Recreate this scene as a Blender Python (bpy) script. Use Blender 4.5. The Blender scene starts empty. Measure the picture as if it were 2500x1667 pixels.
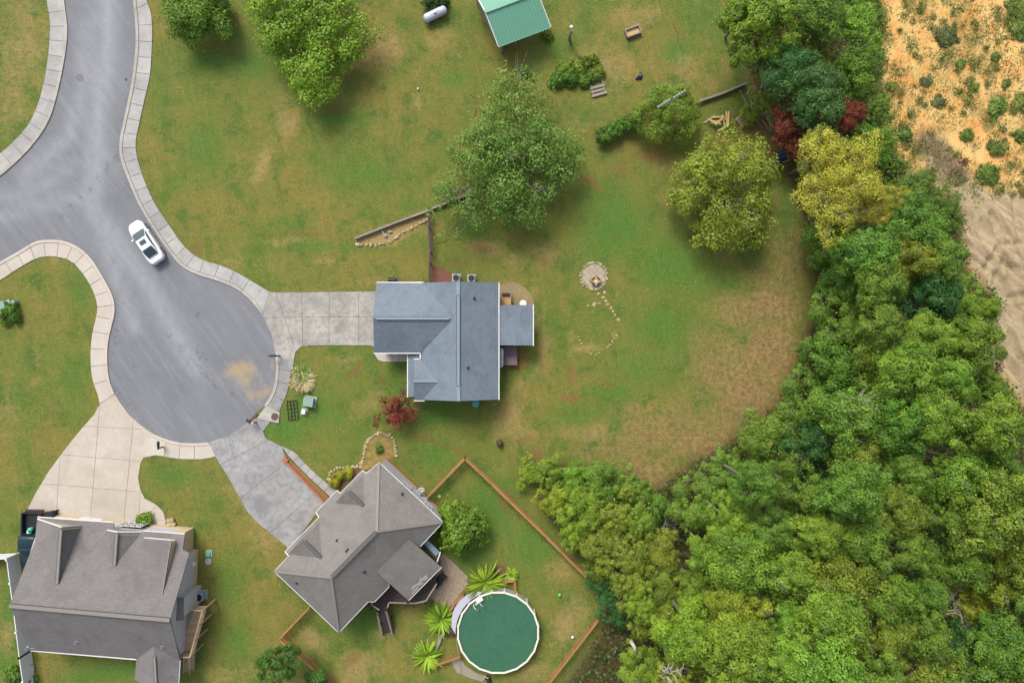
import bpy, bmesh, math, random
import numpy as np
from mathutils import Vector, Matrix, noise as mnoise
random.seed(7)
rad = math.radians
scene = bpy.context.scene
COL = scene.collection

# ------------------------------------------------------------------ camera, sky, sun, exposure
S = 0.041          # metres on the ground for one pixel of the 2500 px wide picture
H = 70.0           # flying height
cam_d = bpy.data.cameras.new('camera')
cam = bpy.data.objects.new('camera', cam_d); COL.objects.link(cam)
cam.location = (0, 0, H); cam.rotation_euler = (0, 0, 0)
cam_d.sensor_fit = 'HORIZONTAL'; cam_d.sensor_width = 36.0
cam_d.lens = 36.0 * H / (2500 * S)
cam_d.clip_end = 3000; cam_d.clip_start = 0.5
scene.camera = cam

SUN_AZ = -24.0     # degrees from picture-up, negative = towards picture-left
SUN_EL = 50.0
world = bpy.data.worlds.new('World'); scene.world = world; world.use_nodes = True
wn = world.node_tree; wn.nodes.clear()
sky = wn.nodes.new('ShaderNodeTexSky'); sky.sky_type = 'NISHITA'; sky.sun_disc = False
sky.sun_elevation = rad(SUN_EL); sky.sun_rotation = rad(SUN_AZ)
sky.dust_density = 4.0; sky.air_density = 1.0; sky.ozone_density = 1.0
bg = wn.nodes.new('ShaderNodeBackground'); bg.inputs['Strength'].default_value = 0.15
wo = wn.nodes.new('ShaderNodeOutputWorld')
hs = wn.nodes.new('ShaderNodeHueSaturation'); hs.inputs['Saturation'].default_value = 0.45
wn.links.new(sky.outputs[0], hs.inputs['Color']); wn.links.new(hs.outputs[0], bg.inputs[0]); wn.links.new(bg.outputs[0], wo.inputs[0])
sun_d = bpy.data.lights.new('sun', 'SUN'); sun_d.energy = 1.9; sun_d.angle = rad(21); sun_d.color = (1.0, 0.94, 0.84)
sun = bpy.data.objects.new('sun', sun_d); COL.objects.link(sun)
sdir = Vector((math.sin(rad(SUN_AZ)) * math.cos(rad(SUN_EL)), math.cos(rad(SUN_AZ)) * math.cos(rad(SUN_EL)), math.sin(rad(SUN_EL))))
sun.rotation_euler = sdir.to_track_quat('Z', 'Y').to_euler()
sun.location = (0, 0, 60)
vs = scene.view_settings
vs.view_transform = 'Standard'; vs.look = 'None'; vs.exposure = 1.0; vs.gamma = 1.0; vs.use_curve_mapping = False
scene.render.engine = 'CYCLES'
scene.cycles.max_bounces = 6; scene.cycles.transparent_max_bounces = 6

# ------------------------------------------------------------------ helpers
def P(px, py, z=0.0):
    f = (H - z) / H
    return Vector(((px - 1250) * S * f, (833.5 - py) * S * f, z))
def plane3(a, b, c):
    n = (b - a).cross(c - a).normalized()
    return (a, n)
def Q(px, py, pl):
    """point of a plane seen at a pixel"""
    g = P(px, py, 0); o = Vector((0, 0, H)); d = g - o
    t = (pl[0] - o).dot(pl[1]) / d.dot(pl[1])
    return o + d * t

class MB:
    def __init__(s): s.v = []; s.f = []; s.uv = {}
    def add(s, vs, fs):
        b = len(s.v); s.v += [tuple(p) for p in vs]; s.f += [tuple(b + i for i in f) for f in fs]; return b
    def box(s, c, size, rz=0.0, rot=None):
        hx, hy, hz = size[0] / 2, size[1] / 2, size[2] / 2
        m = rot if rot is not None else Matrix.Rotation(rz, 3, 'Z')
        c = Vector(c)
        vs = [c + m @ Vector((x * hx, y * hy, z * hz)) for z in (-1, 1) for (x, y) in ((-1, -1), (1, -1), (1, 1), (-1, 1))]
        s.add(vs, [(3, 2, 1, 0), (4, 5, 6, 7), (0, 1, 5, 4), (1, 2, 6, 5), (2, 3, 7, 6), (3, 0, 4, 7)]); return s
    def bar(s, a, b, w, h):
        """box bar from a to b, w across (horizontal), h upright"""
        a = Vector(a); b = Vector(b); d = (b - a); L = d.length; x = d.normalized()
        up = Vector((0, 0, 1)) if abs(x.z) < 0.95 else Vector((1, 0, 0))
        y = up.cross(x).normalized(); z = x.cross(y)
        m = Matrix((x, y, z)).transposed()
        return s.box((a + b) / 2, (L, w, h), rot=m)
    def prism(s, poly, z0, z1):
        n = len(poly)
        ar = sum(poly[i][0] * poly[(i + 1) % n][1] - poly[(i + 1) % n][0] * poly[i][1] for i in range(n))
        if ar < 0: poly = list(poly)[::-1]
        vs = [(p[0], p[1], z0) for p in poly] + [(p[0], p[1], z1) for p in poly]
        fs = [tuple(range(n - 1, -1, -1)), tuple(range(n, 2 * n))] + [(i, (i + 1) % n, n + (i + 1) % n, n + i) for i in range(n)]
        s.add(vs, fs); return s
    def sheet(s, pts, th=0.12):
        """a flat polygon in space with thickness downwards"""
        pts = [Vector(p) for p in pts]; n = len(pts)
        nn = Vector((0, 0, 0))
        for i in range(n): nn += pts[i].cross(pts[(i + 1) % n])
        if nn.z < 0: pts = pts[::-1]
        vs = pts + [p - Vector((0, 0, th)) for p in pts]
        s.add(vs, [tuple(range(n)), tuple(range(2 * n - 1, n - 1, -1))] + [(n + i, n + (i + 1) % n, (i + 1) % n, i) for i in range(n)])
        return s
    def tube(s, pts, rads, k=6, cap=True):
        pts = [Vector(p) for p in pts]; b = len(s.v)
        for i, p in enumerate(pts):
            d = (pts[min(i + 1, len(pts) - 1)] - pts[max(i - 1, 0)]).normalized()
            a = d.orthogonal().normalized() if abs(d.z) > .9 else Vector((0, 0, 1)).cross(d).normalized()
            c = d.cross(a)
            r = rads[i] if hasattr(rads, '__len__') else rads
            for j in range(k):
                t = 2 * math.pi * j / k
                s.v.append(tuple(p + a * (r * math.cos(t)) + c * (r * math.sin(t))))
        for i in range(len(pts) - 1):
            for j in range(k):
                s.f.append((b + i * k + j, b + i * k + (j + 1) % k, b + (i + 1) * k + (j + 1) % k, b + (i + 1) * k + j))
        if cap:
            s.f.append(tuple(b + j for j in range(k - 1, -1, -1)))
            e = b + (len(pts) - 1) * k; s.f.append(tuple(e + j for j in range(k)))
        return s
    def lathe(s, c, prof, k=20):
        c = Vector(c); b = len(s.v)
        for (r, z) in prof:
            for j in range(k):
                t = 2 * math.pi * j / k; s.v.append((c.x + r * math.cos(t), c.y + r * math.sin(t), c.z + z))
        for i in range(len(prof) - 1):
            for j in range(k):
                s.f.append((b + i * k + j, b + i * k + (j + 1) % k, b + (i + 1) * k + (j + 1) % k, b + (i + 1) * k + j))
        s.f.append(tuple(b + j for j in range(k - 1, -1, -1)))
        e = b + (len(prof) - 1) * k; s.f.append(tuple(e + j for j in range(k)))
        return s
    def loft(s, rings):
        """closed rings with the same number of points"""
        b = len(s.v); k = len(rings[0])
        for r in rings: s.v += [tuple(p) for p in r]
        for i in range(len(rings) - 1):
            for j in range(k):
                s.f.append((b + i * k + j, b + i * k + (j + 1) % k, b + (i + 1) * k + (j + 1) % k, b + (i + 1) * k + j))
        s.f.append(tuple(b + j for j in range(k - 1, -1, -1)))
        e = b + (len(rings) - 1) * k; s.f.append(tuple(e + j for j in range(k)))
        return s

OFF = {}
def _off(p):
    o = Vector((0, 0, 0))
    while p is not None: o += p.location; p = p.parent
    return o
def obj(name, mb, mat, parent=None, smooth=False, local=False, bevel=0.0, mesh=None):
    if mesh is None:
        off = Vector((0, 0, 0)) if (parent is None or local) else _off(parent)
        me = bpy.data.meshes.new(name)
        me.from_pydata([(v[0] - off.x, v[1] - off.y, v[2] - off.z) for v in mb.v], [], mb.f)
        me.validate(); me.update()
        if mat is not None: me.materials.append(mat)
        if smooth: me.polygons.foreach_set('use_smooth', [True] * len(me.polygons))
    else: me = mesh
    o = bpy.data.objects.new(name, me); COL.objects.link(o)
    if parent is not None: o.parent = parent
    if bevel:
        m = o.modifiers.new('bevel', 'BEVEL'); m.width = bevel; m.segments = 2; m.limit_method = 'ANGLE'
    return o
def tag(o, label, cat, group=None, kind=None):
    o['label'] = label; o['category'] = cat
    if group: o['group'] = group
    if kind: o['kind'] = kind
    return o
def thing(name, label, cat, loc=(0, 0, 0), rotz=0.0, group=None):
    o = bpy.data.objects.new(name, None); COL.objects.link(o)
    o.empty_display_size = 0.3
    o.location = loc; o.rotation_euler = (0, 0, rotz)
    return tag(o, label, cat, group)
def struct(o, label, cat):
    o['kind'] = 'structure'; o['label'] = label; o['category'] = cat; return o

def offset_poly(poly, d):
    """shrink (d>0) a polygon given as xy points"""
    n = len(poly)
    ar = sum(poly[i][0] * poly[(i + 1) % n][1] - poly[(i + 1) % n][0] * poly[i][1] for i in range(n))
    if ar < 0: poly = list(poly)[::-1]
    out = []
    for i in range(n):
        p0 = Vector(poly[i - 1][:2]); p1 = Vector(poly[i][:2]); p2 = Vector(poly[(i + 1) % n][:2])
        d1 = (p1 - p0); d2 = (p2 - p1)
        if d1.length < 1e-5 or d2.length < 1e-5: out.append(p1); continue
        d1.normalize(); d2.normalize()
        n1 = Vector((-d1.y, d1.x)); n2 = Vector((-d2.y, d2.x))
        m = n1 + n2
        if m.length < 1e-4: out.append(p1); continue
        m.normalize(); c = max(0.35, m.dot(n1))
        out.append(p1 + m * (d / c))
    return out
def resample(pts, n):
    pts = [Vector(p[:2]) for p in pts]
    L = [0.0]
    for i in range(1, len(pts)): L.append(L[-1] + (pts[i] - pts[i - 1]).length)
    out = []
    for k in range(n + 1):
        t = L[-1] * k / n; i = 1
        while i < len(L) - 1 and L[i] < t: i += 1
        u = (t - L[i - 1]) / max(1e-9, L[i] - L[i - 1])
        out.append(pts[i - 1].lerp(pts[i], u))
    return out
def smooth_line(pts, it=2):
    """Chaikin corner cutting, keeps the ends"""
    pts = [Vector(p[:2]) for p in pts]
    for _ in range(it):
        o = [pts[0]]
        for a, b in zip(pts[:-1], pts[1:]): o += [a.lerp(b, .25), a.lerp(b, .75)]
        o.append(pts[-1]); pts = o
    return pts
def plen(pts): return sum((Vector(b[:2]) - Vector(a[:2])).length for a, b in zip(pts[:-1], pts[1:]))
def gp(pts): return [P(*p[:2]) for p in pts]

# ------------------------------------------------------------------ materials
def srgb(r, g, b):
    f = lambda c: ((c / 255) / 12.92) if c / 255 <= 0.04045 else (((c / 255) + 0.055) / 1.055) ** 2.4
    return (f(r), f(g), f(b))
class NT:
    def __init__(s, name):
        s.m = bpy.data.materials.new(name); s.m.use_nodes = True; s.t = s.m.node_tree; s.n = s.t.nodes
        s.b = s.n['Principled BSDF']; s.out = s.n['Material Output']
        s.b.inputs['Specular IOR Level'].default_value = 0.3
    def new(s, t): return s.n.new(t)
    def link(s, a, b): s.t.links.new(a, b)
    def pos(s):
        if not hasattr(s, '_p'): s._p = s.new('ShaderNodeNewGeometry')
        return s._p.outputs['Position']
    def noise(s, scale, detail=4, rough=.6, vec=None, dist=0.0):
        n = s.new('ShaderNodeTexNoise'); n.inputs['Scale'].default_value = scale; n.inputs['Detail'].default_value = detail
        n.inputs['Roughness'].default_value = rough; n.inputs['Distortion'].default_value = dist
        s.link(vec if vec is not None else s.pos(), n.inputs['Vector']); return n.outputs['Fac']
    def ramp(s, fac, stops):
        r = s.new('ShaderNodeValToRGB'); e = r.color_ramp.elements
        while len(e) < len(stops): e.new(0.5)
        for i, (p, c) in enumerate(stops):
            e[i].position = p
            e[i].color = (c, c, c, 1) if not hasattr(c, '__len__') else (*c, 1)
        s.link(fac, r.inputs[0]); return r.outputs[0]
    def mix(s, fac, a, b, mode='MIX'):
        n = s.new('ShaderNodeMix'); n.data_type = 'RGBA'; n.blend_type = mode; n.clamp_factor = True
        for sock, v in ((n.inputs['Factor'], fac), (n.inputs['A'], a), (n.inputs['B'], b)):
            if isinstance(v, bpy.types.NodeSocket): s.link(v, sock)
            elif hasattr(v, '__len__'): sock.default_value = (*v, 1)
            else: sock.default_value = v if sock.type == 'VALUE' else (v, v, v, 1)
        return n.outputs['Result']
    def math(s, op, a, b=0.0, clamp=False):
        n = s.new('ShaderNodeMath'); n.operation = op; n.use_clamp = clamp
        for i, v in enumerate((a, b)):
            if isinstance(v, bpy.types.NodeSocket): s.link(v, n.inputs[i])
            else: n.inputs[i].default_value = v
        return n.outputs[0]
    def bump(s, h, strength=.4, dist=.05):
        b = s.new('ShaderNodeBump'); b.inputs['Strength'].default_value = strength; b.inputs['Distance'].default_value = dist
        s.link(h, b.inputs['Height']); s.link(b.outputs[0], s.b.inputs['Normal'])
    def done(s, col, rough=.8):
        if isinstance(col, bpy.types.NodeSocket): s.link(col, s.b.inputs['Base Color'])
        else: s.b.inputs['Base Color'].default_value = (*col, 1)
        if isinstance(rough, bpy.types.NodeSocket): s.link(rough, s.b.inputs['Roughness'])
        else: s.b.inputs['Roughness'].default_value = rough
        return s.m
def sc(c, k): return tuple(min(1.0, x * k) for x in c)
K = 1 / 1.75   # picture brightness to surface colour
def A(r, g, b, k=1.0): return sc(srgb(r, g, b), K * k)

def plain(name, col, rough=.7, var=.15, scale=3.0, fine=30.0, bump=.15, metal=0.0, rnd=0.0):
    t = NT(name)
    n1 = t.noise(scale, 4); n2 = t.noise(fine, 3)
    c = t.mix(n1, sc(col, 1 - var), sc(col, 1 + var))
    c = t.mix(t.math('MULTIPLY', n2, .5), c, sc(col, 1 - var * 1.2))
    if rnd:
        oi = t.new('ShaderNodeObjectInfo')
        c = t.mix(1.0, c, t.ramp(oi.outputs['Random'], [(0, 1 - rnd), (1, 1.0)]), 'MULTIPLY')
    if bump: t.bump(n2, bump, .02)
    t.b.inputs['Metallic'].default_value = metal
    return t.done(c, rough)

def concrete(name, col, stain, rnd=.12, stains=.5):
    t = NT(name)
    n1 = t.noise(.35, 6, .65, dist=.6); n2 = t.noise(2.2, 6, .7); n3 = t.noise(26, 3)
    c = t.mix(t.ramp(n1, [(.38, 0), (.66, 1)]), col, stain)
    c = t.mix(t.math('MULTIPLY', t.ramp(n2, [(.45, 0), (.72, 1)]), stains), c, sc(stain, .72))
    c = t.mix(t.math('MULTIPLY', n3, .35), c, sc(col, .6))
    oi = t.new('ShaderNodeObjectInfo')
    c = t.mix(1.0, c, t.ramp(oi.outputs['Random'], [(0, 1 - rnd), (1, 1.0)]), 'MULTIPLY')
    t.bump(n3, .2, .01)
    return t.done(c, .85)

def shingle(name, col, dark, dark2, tw=.32, th=.15, mort=.012):
    t = NT(name)
    uv = t.new('ShaderNodeUVMap'); uv.uv_map = 'UVMap'
    b = t.new('ShaderNodeTexBrick'); b.offset = .5; b.inputs['Scale'].default_value = 1.0
    b.inputs['Brick Width'].default_value = tw; b.inputs['Row Height'].default_value = th
    b.inputs['Mortar Size'].default_value = mort; b.inputs['Mortar Smooth'].default_value = .3; b.inputs['Bias'].default_value = -.1
    b.inputs['Color1'].default_value = (*sc(col, 1.08), 1); b.inputs['Color2'].default_value = (*sc(col, .9), 1)
    b.inputs['Mortar'].default_value = (*dark, 1)
    t.link(uv.outputs[0], b.inputs['Vector'])
    n1 = t.noise(.5, 5, .6, dist=.4); n2 = t.noise(14, 3)
    c = t.mix(t.math('MULTIPLY', t.ramp(n1, [(.45, 0), (.66, 1)]), .5), b.outputs['Color'], dark2)
    c = t.mix(t.math('MULTIPLY', n2, .45), c, sc(col, .62))
    h = t.math('ADD', t.math('MULTIPLY', b.outputs['Fac'], -1.0), t.math('MULTIPLY', n2, .4))
    t.bump(h, .5, .02)
    return t.done(c, .9)

def leafmat(name, yellow=.25):
    """leaf colour: the object's colour, varied leaf by leaf and clump by clump"""
    t = NT(name)
    oi = t.new('ShaderNodeObjectInfo')
    at = t.new('ShaderNodeAttribute'); at.attribute_name = 'tint'; at.attribute_type = 'GEOMETRY'
    base = oi.outputs['Color']
    lo = t.mix(1.0, base, (.42, .56, .55), 'MULTIPLY')
    hi = t.mix(1.0, base, (1.6, 1.62, 1.15), 'MULTIPLY')  # leaf variation, spread wider to put crown highlights and dark gaps into colour
    c = t.mix(at.outputs['Fac'], lo, hi)
    hsv = t.new('ShaderNodeHueSaturation'); hsv.inputs['Value'].default_value = 1.0
    t.link(c, hsv.inputs['Color'])
    t.link(t.math('ADD', t.math('MULTIPLY', oi.outputs['Random'], .02), .49), hsv.inputs['Hue'])
    col = hsv.outputs[0]
    t.b.inputs['Specular IOR Level'].default_value = .25
    t.done(col, .5)
    tr = t.new('ShaderNodeBsdfTranslucent'); t.link(col, tr.inputs[0])
    mx = t.new('ShaderNodeMixShader'); mx.inputs[0].default_value = .28
    t.link(t.b.outputs[0], mx.inputs[1]); t.link(tr.outputs[0], mx.inputs[2]); t.link(mx.outputs[0], t.out.inputs[0])
    return t.m

M = {}
M['curb'] = concrete('curb concrete', A(196, 192, 184), A(168, 163, 154), .1)
M['walk_grey'] = concrete('grey pavement concrete', A(192, 190, 187), A(164, 162, 160), .15)
M['walk_new'] = concrete('pale pavement concrete', A(208, 199, 187), A(194, 185, 174), .05, .25)
M['drive_pale'] = concrete('pale driveway concrete', A(206, 197, 184), A(188, 178, 162), .05, .35)
M['drive_mid'] = concrete('weathered driveway concrete', A(192, 188, 180), A(142, 139, 134), .12, .8)
M['drive_dark'] = concrete('grey driveway concrete', A(176, 176, 175), A(132, 132, 133), .06, .75)
M['joint'] = plain('joint soil', A(96, 90, 80), .95, .3)
M['roof_blue'] = shingle('blue grey shingle', A(130, 143, 155), A(88, 100, 112), A(90, 103, 116), .36, .18, .016)
M['roof_brown'] = shingle('brown grey shingle', A(140, 136, 132), A(98, 94, 91), A(106, 102, 99), .32, .17, .013)
M['roof_grey'] = shingle('warm grey shingle', A(134, 130, 130), A(96, 92, 92), A(100, 96, 97), .32, .18, .014)
M['roof_dark'] = plain('dark grey ridge vent', A(76, 78, 84), .8, .15)
M['ridge_blue'] = plain('blue grey ridge cap', A(134, 149, 162), .85, .12, 2, 12)
M['ridge_tan'] = plain('tan ridge cap', A(140, 134, 128), .85, .12, 2, 12)
M['white'] = plain('white trim paint', A(228, 228, 226), .5, .06)
M['siding_grey'] = plain('grey siding', A(196, 196, 200), .7, .06, 1.0)
M['siding_tan'] = plain('tan siding', A(206, 186, 150), .75, .12, 1.5)
M['siding_blue'] = plain('slate siding', A(170, 178, 186), .7, .08)
M['brickwall'] = plain('brick red', A(176, 112, 84), .85, .22, 6)
M['stone'] = plain('sandstone', A(196, 176, 136), .9, .25, 3, 20, .3, rnd=.3)
M['stone_grey'] = plain('grey fieldstone', A(182, 172, 150), .9, .22, 3, 20, .3, rnd=.3)
M['paver_tan'] = plain('tan paving tile', A(190, 176, 150), .9, .15, 3, 20, .2, rnd=.22)
M['wood_orange'] = plain('stained fence timber', A(178, 130, 80), .75, .22, 2.5, 24, .2, rnd=.25)
M['wood_dark'] = plain('dark stained deck timber', A(82, 66, 62), .7, .25, 2.5, 24, .2, rnd=.3)
M['wood_tan'] = plain('weathered tan deck timber', A(196, 170, 138), .8, .2, 2.5, 24, .2, rnd=.25)
M['wood_grey'] = plain('weathered grey timber', A(160, 150, 138), .85, .22, 2.5, 24, .25, rnd=.2)
M['wood_new'] = plain('fresh sawn timber', A(214, 176, 112), .75, .15, 2.5, 24, .2, rnd=.2)
M['vinyl'] = plain('white vinyl', A(232, 236, 242), .4, .04)
M['metal_green'] = plain('green painted sheet metal', A(112, 172, 146), .45, .08, 1.2, 9, .05)
M['tank'] = plain('pale blue tank paint', A(196, 202, 216), .35, .06)
M['black'] = plain('black paint', A(34, 35, 38), .5, .2)
M['dark_metal'] = plain('dark metal', A(58, 60, 64), .5, .2)
M['grey_metal'] = plain('grey metal', A(158, 162, 166), .45, .1)
M['box_green'] = plain('pale green utility box', A(134, 164, 150), .5, .08)
M['teal'] = plain('teal plastic', A(86, 160, 166), .45, .12)
M['mint'] = plain('mint plastic lid', A(70, 206, 160), .45, .08)
M['bin_blue'] = plain('grey blue plastic', A(136, 158, 176), .5, .1)
M['glass'] = plain('dark glass', A(40, 66, 78), .08, .2, 1.0, 4, 0)
M['glass'].node_tree.nodes['Principled BSDF'].inputs['Specular IOR Level'].default_value = .7
M['carpaint'] = plain('white car paint', A(240, 241, 244), .22, .03, .5, 2, 0)
M['carpaint'].node_tree.nodes['Principled BSDF'].inputs['Coat Weight'].default_value = .6
M['truckpaint'] = plain('dark green truck paint', A(26, 52, 60), .25, .08, .5, 2, 0)
M['tyre'] = plain('tyre rubber', A(30, 30, 31), .9, .2)
M['bark'] = plain('grey bark', A(128, 120, 108), .95, .3, 4, 30, .4)
M['bark_pale'] = plain('pale dead wood', A(196, 192, 182), .9, .15, 3, 20, .3)
M['soil'] = plain('brown soil', A(112, 86, 66), .95, .3, 2, 18, .5)
M['mulch'] = plain('dark mulch', A(84, 62, 54), .95, .35, 3, 25, .5)
M['gravel'] = plain('grey gravel', A(160, 150, 134), .95, .35, 4, 34, .6)
M['iron'] = plain('rusty iron', A(96, 72, 66), .8, .3, 8, 30, .3)
M['spa'] = plain('brown vinyl spa cover', A(120, 104, 108), .6, .1)
M['red'] = plain('red plastic', A(190, 40, 60), .4, .1)
M['lime'] = plain('lime green rubber', A(96, 214, 84), .4, .08)
M['pool_rim'] = plain('cream pool rim', A(232, 226, 208), .45, .06)
M['pool_wall'] = plain('grey pool wall', A(176, 176, 178), .5, .1)
M['pool_deck'] = plain('lilac grey resin deck', A(184, 186, 200), .5, .06)
M['cushion'] = plain('charcoal cushion', A(56, 60, 68), .85, .15)
M['tarp'] = plain('dark blue tarp', A(44, 58, 84), .55, .25, 2, 9, .3)
M['rust_lid'] = plain('cast iron lid', A(104, 78, 74), .8, .25, 6, 30, .3)
M['brick_pave'] = None
M['leaf'] = leafmat('leaves')

def pavers(name, c1, c2, mort, w, h):
    t = NT(name)
    mp = t.new('ShaderNodeMapping'); mp.inputs['Rotation'].default_value = (0, 0, rad(44)); t.link(t.pos(), mp.inputs['Vector'])
    b = t.new('ShaderNodeTexBrick'); b.inputs['Scale'].default_value = 1; b.inputs['Brick Width'].default_value = w; b.inputs['Row Height'].default_value = h
    b.inputs['Mortar Size'].default_value = .012; b.inputs['Color1'].default_value = (*c1, 1); b.inputs['Color2'].default_value = (*c2, 1); b.inputs['Mortar'].default_value = (*mort, 1)
    t.link(mp.outputs[0], b.inputs['Vector'])
    n = t.noise(1.2, 5); c = t.mix(t.math('MULTIPLY', n, .6), b.outputs['Color'], sc(c2, .8))
    t.bump(t.math('MULTIPLY', b.outputs['Fac'], -1.0), .5, .02)
    return t.done(c, .9)
M['brick_pave'] = pavers('red brick paving', A(150, 96, 80), A(128, 84, 70), A(90, 74, 62), .22, .11)
M['patio_pave'] = pavers('tan patio paving', A(188, 170, 146), A(160, 142, 122), A(110, 96, 82), .28, .2)

def watermat():
    t = NT('green pool water')
    n = t.noise(.5, 4); n2 = t.noise(9, 4); n3 = t.noise(40, 2)
    c = t.mix(n, A(50, 98, 74), A(60, 110, 84))
    c = t.mix(t.math('MULTIPLY', t.ramp(t.noise(1.6, 6, .7), [(.5, 0), (.7, 1)]), .5), c, A(40, 84, 64))
    c = t.mix(t.ramp(t.noise(7, 3, .6), [(.66, 0), (.72, .8)]), c, A(116, 146, 110))
    c = t.mix(t.ramp(n3, [(.62, 0), (.7, .6)]), c, A(120, 150, 120))
    t.bump(n2, .12, .02)
    t.b.inputs['Specular IOR Level'].default_value = .4
    return t.done(c, .12)
M['water'] = watermat()

# ------------------------------------------------------------------ the ground: lawns, sand lot, woodland floor
def blob(X, Y, px, py, rx, ry, ang=0.0, hard=1.0):
    c = P(px, py); dx = X - c.x; dy = Y - c.y
    a = rad(-ang); u = (dx * math.cos(a) + dy * math.sin(a)) / (rx * S); v = (-dx * math.sin(a) + dy * math.cos(a)) / (ry * S)
    return np.exp(-np.power(u * u + v * v, hard))
def inpoly(X, Y, poly):
    pts = gp(poly); n = len(pts); r = np.zeros(X.shape, bool)
    j = n - 1
    for i in range(n):
        xi, yi, xj, yj = pts[i].x, pts[i].y, pts[j].x, pts[j].y
        if abs(yj - yi) > 1e-9:
            r ^= ((yi > Y) != (yj > Y)) & (X < (xj - xi) * (Y - yi) / (yj - yi) + xi)
        j = i
    return r
def segdist(X, Y, pts):
    d = np.full(X.shape, 1e9)
    pp = gp(pts)
    for a, b in zip(pp[:-1], pp[1:]):
        ab = b - a; L2 = ab.x ** 2 + ab.y ** 2
        t = np.clip(((X - a.x) * ab.x + (Y - a.y) * ab.y) / L2, 0, 1)
        d = np.minimum(d, np.hypot(X - a.x - t * ab.x, Y - a.y - t * ab.y))
    return d
SAND = [(2148, -300), (2140, 60), (2142, 220), (2150, 330), (2200, 420), (2300, 470), (2345, 520), (2350, 640), (2440, 740), (2400, 860), (2470, 950), (2520, 1020), (2560, 1100), (3400, 1100), (3400, -300)]
WOODS = [(1760, -300), (1780, 60), (1850, 230), (1900, 300), (1930, 420), (1960, 560), (2000, 700), (1960, 830), (1900, 980), (1800, 1060), (1640, 1160), (1560, 1210), (1440, 1170), (1330, 1120), (1310, 1220), (1400, 1340), (1480, 1430), (1490, 1500), (1380, 1667), (1300, 1900), (3400, 1900), (3400, 1100), (2560, 1100), (2470, 960), (2400, 860), (2440, 740), (2350, 640), (2345, 520), (2300, 470), (2200, 420), (2150, 330), (2142, 220), (2140, 60), (2148, -300)]
def blur(a, k):
    for _ in range(k):
        a = (a + np.roll(a, 1, 0) + np.roll(a, -1, 0) + np.roll(a, 1, 1) + np.roll(a, -1, 1)) / 5
    return a
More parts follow.
